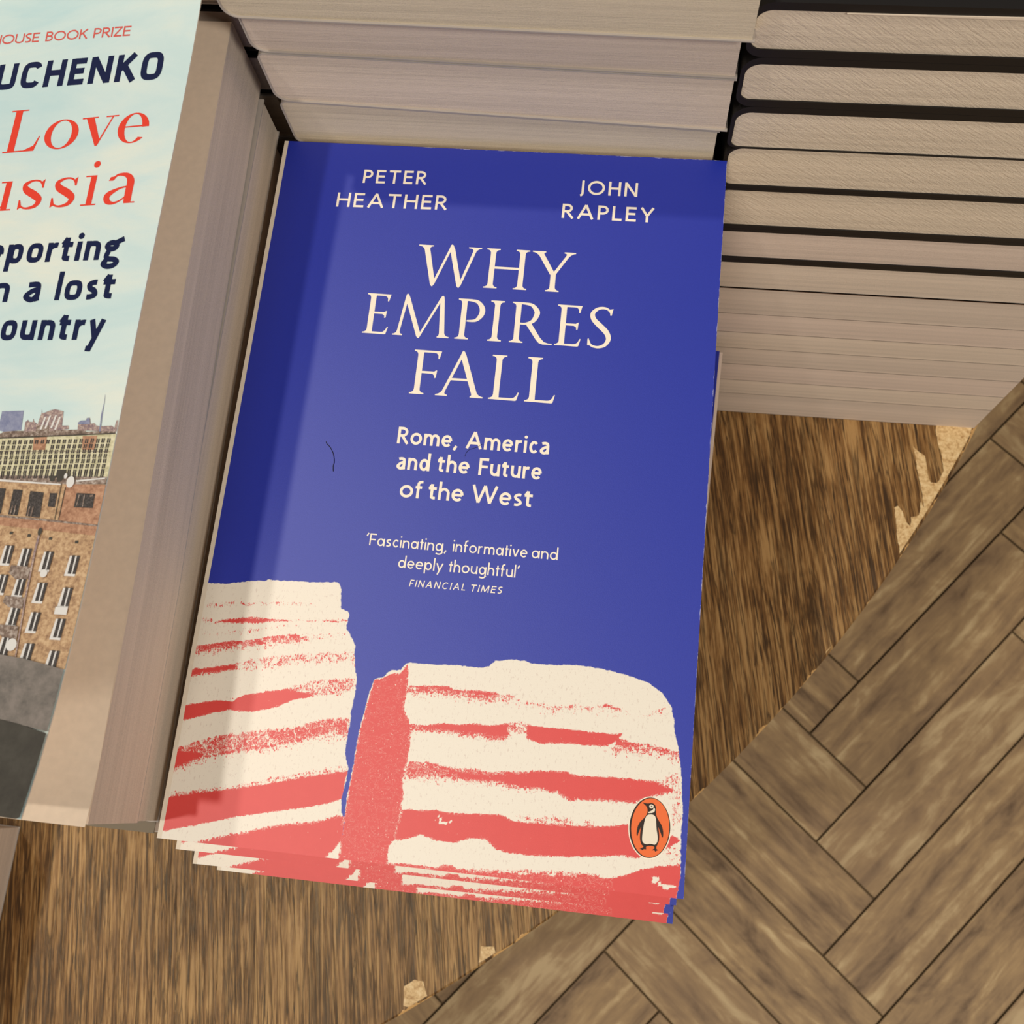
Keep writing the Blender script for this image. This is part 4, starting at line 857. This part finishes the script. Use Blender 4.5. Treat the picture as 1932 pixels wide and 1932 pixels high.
YW = [(127.1, 80.5), (125.7, 80.5), (124.4, 80.4), (123.0, 80.4), (121.6, 80.3), (120.2, 80.3), (118.8, 80.2), (117.4, 80.2), (116.0, 80.1), (114.6, 80.1), (113.2, 80.0), (111.8, 80.0), (110.4, 80.0), (108.9, 79.9), (107.5, 79.9), (106.1, 79.8), (104.6, 79.8), (103.2, 79.7), (101.8, 79.7), (100.3, 79.6), (127.0, 79.3), (125.7, 79.2), (124.3, 79.2), (122.9, 79.2), (121.5, 79.1), (120.2, 79.1), (118.8, 79.0), (117.4, 79.0), (116.0, 78.9), (114.6, 78.9), (113.2, 78.8), (107.5, 78.6), (106.0, 78.6), (104.6, 78.5), (103.2, 78.5), (101.7, 78.4), (100.3, 78.4), (127.0, 78.2), (125.6, 78.1), (124.2, 78.1), (122.8, 78.0), (121.5, 78.0), (120.1, 77.9), (118.7, 77.9), (117.3, 77.8), (115.9, 77.8), (114.5, 77.7), (113.1, 77.7), (111.7, 77.6), (110.3, 77.6), (108.8, 77.5), (107.4, 77.5), (106.0, 77.4), (104.6, 77.4), (103.1, 77.3), (101.7, 77.3), (100.2, 77.2), (127.0, 77.0), (125.7, 77.0), (124.3, 76.9), (122.9, 76.9), (121.6, 76.8), (120.2, 76.8), (118.8, 76.7), (117.4, 76.7), (116.0, 76.6), (114.6, 76.6), (113.2, 76.5), (111.8, 76.5), (110.4, 76.4), (109.0, 76.4), (107.5, 76.3), (106.1, 76.3), (104.7, 76.2), (103.2, 76.2), (101.8, 76.1), (100.3, 76.1), (127.1, 75.9), (125.8, 75.9), (124.4, 75.8), (123.0, 75.8), (121.7, 75.7), (120.3, 75.7), (118.9, 75.6), (117.5, 75.6), (116.1, 75.5), (114.7, 75.5), (113.3, 75.4), (111.9, 75.3), (110.5, 75.3), (109.1, 75.2), (107.6, 75.2), (106.2, 75.1), (104.8, 75.1), (103.4, 75.0), (101.9, 75.0), (100.5, 74.9), (127.1, 74.7), (125.7, 74.7), (124.3, 74.6), (123.0, 74.6), (121.6, 74.5), (120.2, 74.5), (118.8, 74.4), (117.4, 74.4), (116.1, 74.3), (114.7, 74.2), (113.3, 74.2), (111.8, 74.1), (110.4, 74.1), (109.0, 74.0), (107.6, 74.0), (106.2, 73.9), (104.8, 73.8), (103.3, 73.8), (101.9, 73.7), (100.4, 73.7), (127.1, 73.6), (125.7, 73.6), (124.3, 73.5), (123.0, 73.4), (121.6, 73.4), (120.2, 73.3), (118.8, 73.3), (117.5, 73.2), (116.1, 73.2), (114.7, 73.1), (113.3, 73.1), (111.9, 73.0), (110.5, 72.9), (109.1, 72.9), (107.6, 72.8), (106.2, 72.8), (104.8, 72.7), (103.4, 72.6), (101.9, 72.6), (127.1, 72.7), (125.7, 72.7), (124.4, 72.6), (123.0, 72.6), (121.6, 72.5), (120.3, 72.4), (118.9, 72.4), (117.5, 72.3), (116.1, 72.3), (114.7, 72.2), (113.3, 72.1), (111.9, 72.1), (110.5, 72.0), (109.1, 72.0), (107.7, 71.9), (106.3, 71.8), (104.8, 71.8), (103.4, 71.7), (102.0, 71.7)]
for u, v in YW: lay([(u, v), (u+0.34, v), (u+0.34, v-0.95), (u, v-0.95)], GLS, 3); lay([(u+0.48, v), (u+0.80, v), (u+0.80, v-0.95), (u+0.48, v-0.95)], GLS, 3)
lay([(96.68, 77.11), (128.57, 77.57), (128.59, 77.48), (96.71, 77.01)], ROOF, 3)
lay([(98.18, 71.43), (111.84, 71.68), (128.95, 71.89), (128.95, 70.19), (118.95, 69.91), (98.49, 70.28)], ROOF, 2)
lay([(98.36, 70.74), (117.78, 69.96), (117.85, 69.66), (98.51, 70.21)], WHT, 4)
lay([(121.38, 70.87), (128.56, 71.65), (128.47, 71.35), (121.63, 70.51)], WHT, 4)
lay([(116.70, 70.30), (116.29, 73.07), (118.51, 73.20), (118.57, 71.55), (118.03, 71.01), (117.66, 70.48)], DRK, 5)
lay([(114.30, 71.59), (116.20, 71.72), (115.84, 70.43), (115.17, 70.41)], DRK, 5)
lay([(98.51, 70.21), (117.83, 69.73), (118.81, 70.51), (128.95, 70.12), (128.95, 60.77), (100.58, 62.45)], BRK, 2)
lay([(119.04, 69.92), (128.95, 70.05), (128.95, 60.77), (119.25, 61.78)], BRR, 3)
for w_ in ([(101.72, 68.54), (104.14, 68.46), (104.27, 62.73), (102.20, 62.81)], [(106.13, 68.36), (108.54, 68.28), (108.65, 62.51), (106.25, 62.65)], [(110.53, 68.11), (114.04, 67.83), (114.35, 62.19), (110.78, 62.43)], [(115.63, 67.81), (117.47, 67.79), (117.56, 64.67), (115.79, 64.76)], [(122.29, 68.00), (126.88, 67.91), (126.95, 64.76), (122.30, 64.82)]): lay(w_, GLS, 5)
for w_ in ([(106.72, 64.76), (107.05, 64.77), (107.00, 62.67), (106.67, 62.66)], [(107.56, 64.79), (107.84, 64.80), (107.90, 62.63), (107.61, 62.62)], [(111.15, 64.61), (111.48, 64.62), (111.44, 62.46), (111.11, 62.44)], [(112.07, 64.64), (112.40, 64.65), (112.31, 62.34), (111.98, 62.33)], [(122.95, 67.65), (123.19, 67.66), (123.07, 65.00), (122.83, 64.99)], [(124.25, 67.69), (124.49, 67.70), (124.56, 64.90), (124.32, 64.89)], [(125.74, 67.58), (126.51, 67.76), (126.61, 67.32), (125.76, 67.14)]): lay(w_, ROOF, 7)
lay([(117.96, 69.89), (118.13, 69.89), (118.32, 61.89), (118.15, 61.88)], DRK, 6)
lay([(119.13, 69.17), (119.29, 69.18), (119.30, 61.92), (119.13, 61.92)], DRK, 6)
dc = [(120.22, 70.40), (118.73, 71.70)]
lay(arc(dc[0][0], dc[0][1], 0.98, 1.30, 0, 350, 26), WHT, 8); lay(arc(dc[1][0], dc[1][1], 0.42, 0.6, 0, 350, 16), WHT, 8)
# long cornice and brick block
lay([(99.64, 62.74), (128.95, 60.96), (128.95, 58.78), (100.27, 60.41)], BRR, 4)
lay([(99.67, 62.64), (115.06, 61.98), (128.95, 61.15), (128.95, 60.78), (115.18, 61.52), (99.79, 62.18)], ROOF, 5)
lay([(100.22, 60.59), (128.95, 58.87), (128.95, 53.94), (128.95, 45.95), (128.95, 36.39), (128.95, 30.23), (116.83, 31.51), (108.37, 32.49)], BRK, 3)
for w_ in [(108.17, 58.51), (112.78, 58.11), (118.24, 57.67), (124.84, 57.18)]: lay([(w_[0]-0.4, w_[1]-0.3), (w_[0]+0.4, w_[1]-0.3), (w_[0]+0.4, w_[1]+0.3), (w_[0]-0.4, w_[1]+0.3)], DRK, 6)
WN = [(108.63, 53.43), (113.21, 53.00), (118.78, 52.54), (125.31, 51.95), (108.94, 46.98), (113.57, 46.68), (118.94, 45.72), (125.37, 45.01), (113.83, 40.26), (119.07, 39.35), (125.36, 38.34), (113.52, 33.72), (119.38, 32.73), (125.78, 31.63)]
for u, v in WN:
    lay([(u-1.75, v-2.2), (u+0.9, v-2.2), (u+1.1, v+2.2), (u-1.3, v+2.2)], WHT, 6)
    lay([(u-0.95, v-1.7), (u-0.12, v-1.7), (u-0.02, v+2.3), (u-0.75, v+2.3)], GLS, 7); lay([(u+0.22, v-1.7), (u+0.95, v-1.7), (u+1.15, v+2.3), (u+0.42, v+2.3)], GLS, 7)
for w_ in ([(109.94, 49.75), (110.11, 51.40), (115.04, 51.18), (115.01, 48.56), (111.97, 48.40)], [(110.30, 43.27), (110.40, 44.71), (115.29, 44.53), (115.35, 42.13), (112.02, 42.29)], [(110.32, 36.85), (110.86, 38.48), (115.59, 38.42), (115.90, 35.63), (112.24, 35.92)]): lay(w_, ROOF, 9)
lay([(115.11, 59.30), (115.65, 59.23), (115.45, 54.74), (115.76, 44.29), (116.87, 32.03), (116.58, 32.01), (115.36, 44.27), (114.95, 55.08)], MAU, 9)
dd = [(115.39, 59.04), (115.03, 34.43), (118.62, 50.00), (125.00, 42.26)]
lay(arc(dd[0][0], dd[0][1], 0.5, 0.9, 0, 350, 16), DRK, 10); lay(arc(dd[1][0], dd[1][1], 1.25, 1.35, 0, 350, 20), WHT, 10)
lay(arc(dd[2][0], dd[2][1], 0.9, 0.9, 0, 350, 12), WHT, 10); lay([(dd[3][0]-1.6, dd[3][1]-0.8), (dd[3][0]+1.4, dd[3][1]-0.8), (dd[3][0]+1.4, dd[3][1]+0.8), (dd[3][0]-1.6, dd[3][1]+0.8)], WHT, 10)
# road, then a flat darker grey area at the foot
lay([(97.22, 32.57), (110.50, 32.40), (119.12, 31.73), (128.95, 30.21), (128.95, 26.52), (128.95, 17.63), (121.95, 18.49), (113.83, 19.44), (101.89, 19.27)], ROAD, 11)
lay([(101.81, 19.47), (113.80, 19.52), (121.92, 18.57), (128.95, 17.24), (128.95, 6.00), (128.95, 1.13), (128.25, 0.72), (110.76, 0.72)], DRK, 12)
b_ = dict(e=3.0, X=0.70, gp=0.15)
text(pen, 'HOUSE', 69.2, 83.7, 186.35, 2.75, 0.42, REDT, slope=-0.0605, slant=0.0)
text(pen, 'BOOK', 85.7, 98.2, 185.40, 2.75, 0.42, REDT, slope=-0.0605)
text(pen, 'PRIZE', 99.9, 110.6, 184.60, 2.75, 0.42, REDT, slope=-0.0605)
text(pen, 'UCHENKO', 73.5, 121.6, 172.6, 7.5, 1.62, NAVY, slope=-0.036, gp=0.18, X=0.7, e=3.4)
text(pen, 'eporting', 84.0, 120.7, 123.75, 7.1, 1.36, NAVY, slope=-0.004, **b_)
text(pen, 'm', 85.2, 92.7, 113.7, 7.1, 1.36, NAVY, **b_); text(pen, 'a', 96.9, 101.5, 113.7, 7.1, 1.36, NAVY, **b_)
text(pen, 'lost', 105.5, 121.0, 113.75, 7.0, 1.36, NAVY, **b_)
text(pen, 'country', 88.2, 120.6, 104.1, 7.1, 1.36, NAVY, slope=-0.012, **b_)
def didone(ch, x0, x1, y, cap, X, mi):
    W = x1-x0; T_k = 0.155*cap; t_ = 0.035*cap; xh = X*cap
    def R(pts): pen.ribbon([(x0+p[0]*W, y+p[1]*cap, p[2]*cap) for p in spl(pts, 8)], 1, mi)
    def B(a_, b__, c_, d_): pen.poly([(x0+a_*W, y+b__*cap), (x0+c_*W, y+b__*cap), (x0+c_*W, y+d_*cap), (x0+a_*W, y+d_*cap)], mi)
    def Pg(*p): pen.poly([(x0+a_*W, y+b__*cap) for a_, b__ in p], mi)
    def ring_(cx, cy, rx, ry, kx, ky, a0=0, a1=360):
        A = arc(cx, cy, rx, ry, a0, a1, 40); Bq = arc(cx, cy, rx*kx, ry*ky, a0, a1, 40); z_ = pen.lift()
        mb.strip([((x0+a_*W)*.001, (y+b__*cap)*.001, z_) for a_, b__ in Bq], [((x0+a_*W)*.001, (y+b__*cap)*.001, z_) for a_, b__ in A], mi)
    if ch == 'L': B(0.13, 0, 0.33, 1); B(0, 0, 0.9, .03); B(0, .97, 0.50, 1); Pg((0.6, 0.03), (0.9, 0), (1.0, 0.34), (0.97, 0.34), (0.86, 0.12))
    if ch == 'o': ring_(.5, X/2, .5, X/2+.01, .60, .92)
    if ch == 'v': Pg((0.10, X), (0.32, X), (0.60, 0.12), (0.53, -0.01), (0.50, -0.01)); Pg((0.84, X), (0.88, X), (0.56, 0.0), (0.51, 0.0)); B(0, X-.03, 0.44, X); B(0.66, X-.03, 1.0, X)
    if ch == 'e': ring_(.5, X/2, .5, X/2+.01, .55, .92, 2, 318); B(0.18, X*0.53, 0.97, X*0.53+.03)
    if ch == 's': R([(.90, X*.74, .03), (.74, X*.93, .04), (.45, X*.965, .045), (.18, X*.84, .10), (.26, X*.66, .15), (.60, X*.48, .165), (.84, X*.30, .14), (.74, X*.10, .09), (.42, X*.03, .045), (.18, X*.10, .04), (.06, X*.30, .03)]); Pg((.86, X*.70), (.93, X*.70), (.93, X), (.80, X*.90)); Pg((.04, X*.33), (.10, X*.33), (.20, X*.08), (.05, 0))
    if ch == 'i': B(0.34, 0, 0.72, X); B(0, 0, 1, .03); B(0.0, X-.03, .5, X); pen.poly(arc(x0+.55*W, y+.92*cap, .075*cap, .075*cap, 0, 342, 19), mi)
    if ch == 'a': R([(.18, X*.80, .05), (.36, X*.96, .05), (.62, X*.93, .10), (.76, X*.74, .16), (.77, X*.4, .165), (.78, .03, .165)]); B(.68, 0, 1.0, .03); Pg((.10, X*.78), (.24, X*.78), (.34, X*.93), (.14, X*.90)); R([(.74, X*.56, .03), (.46, X*.50, .05), (.16, X*.30, .13), (.18, X*.10, .12), (.36, X*.025, .06), (.56, X*.10, .035), (.74, X*.27, .03)])
    if ch == 'u': B(0.06, X*.15, .26, X); B(.66, 0, .86, X); B(0, X-.03, .2, X); B(.5, X-.03, .8, X); B(.7, 0, 1, .03); R([(.16, X*.2, .15), (.26, X*.05, .08), (.5, X*.03, .04), (.74, X*.2, .03)])
for ch, a_, c_ in (('L', 80.7, 90.8), ('o', 92.1, 101.7), ('v', 102.1, 112.2), ('e', 112.7, 121.1)): didone(ch, a_, c_, 154.1, 11.9, 0.67, REDI)
for ch, a_, c_ in (('u', 78.6, 87.2), ('s', 88.8, 95.9), ('s', 98.0, 105.1), ('i', 106.8, 111.0), ('a', 112.4, 121.4)): didone(ch, a_, c_, 138.0, 11.9, 0.67, REDI)
def onsheet(x, y): return zL(x+HX, y-0.095)+0.0
o = mb.build('printed_picture', MATS, russ, False, 0.004, lambda x, y: onsheet(x, y)+0.00005)
for v in o.data.vertices: v.co.x += HX-ox; v.co.y += -0.095-oy; v.co.z -= oz
o['label'] = 'printed lettering, town skyline and brick block on the pale sky'
o.parent = cov

# ---------------------------------------------------------------- hairs on the blue cover
def strand(label, pts, r):
    P = [Vector((x*0.001-0.0645, y*0.001-0.099, COVER_Z+r*1.2)) for x, y in spl(pts, 6)]
    mb = MB(); prev = None
    for i, p in enumerate(P):
        t = (P[min(i+1, len(P)-1)]-P[max(i-1, 0)]).normalized(); s_ = Vector((-t.y, t.x, 0))
        rg_ = [tuple(p+s_*r*math.cos(a_)+Vector((0, 0, r*math.sin(a_)))) for a_ in [i_*math.pi/3 for i_ in range(6)]]
        if prev: mb.strip(prev, rg_, 0, True)
        else: mb.face(rg_[::-1])
        prev = rg_
    mb.face(prev); o = mb.build('hair_strand', [M_HAIR], None, True); tag(o, label, 'hair', 'stray hairs on the blue cover')
strand('dark curved hair lying left of the subtitle on the blue cover', [(26.76, 105.78), (26.92, 105.28), (27.76, 104.59), (28.79, 103.26), (29.48, 101.77), (29.81, 100.11), (29.69, 99.12), (29.94, 97.61)], 0.00010)
strand('fine faint hair crossing the lower edge of the word America', [(64.83, 104.55), (65.04, 105.54), (65.72, 106.51), (66.99, 107.08), (68.13, 107.65), (68.98, 108.36)], 0.00005)
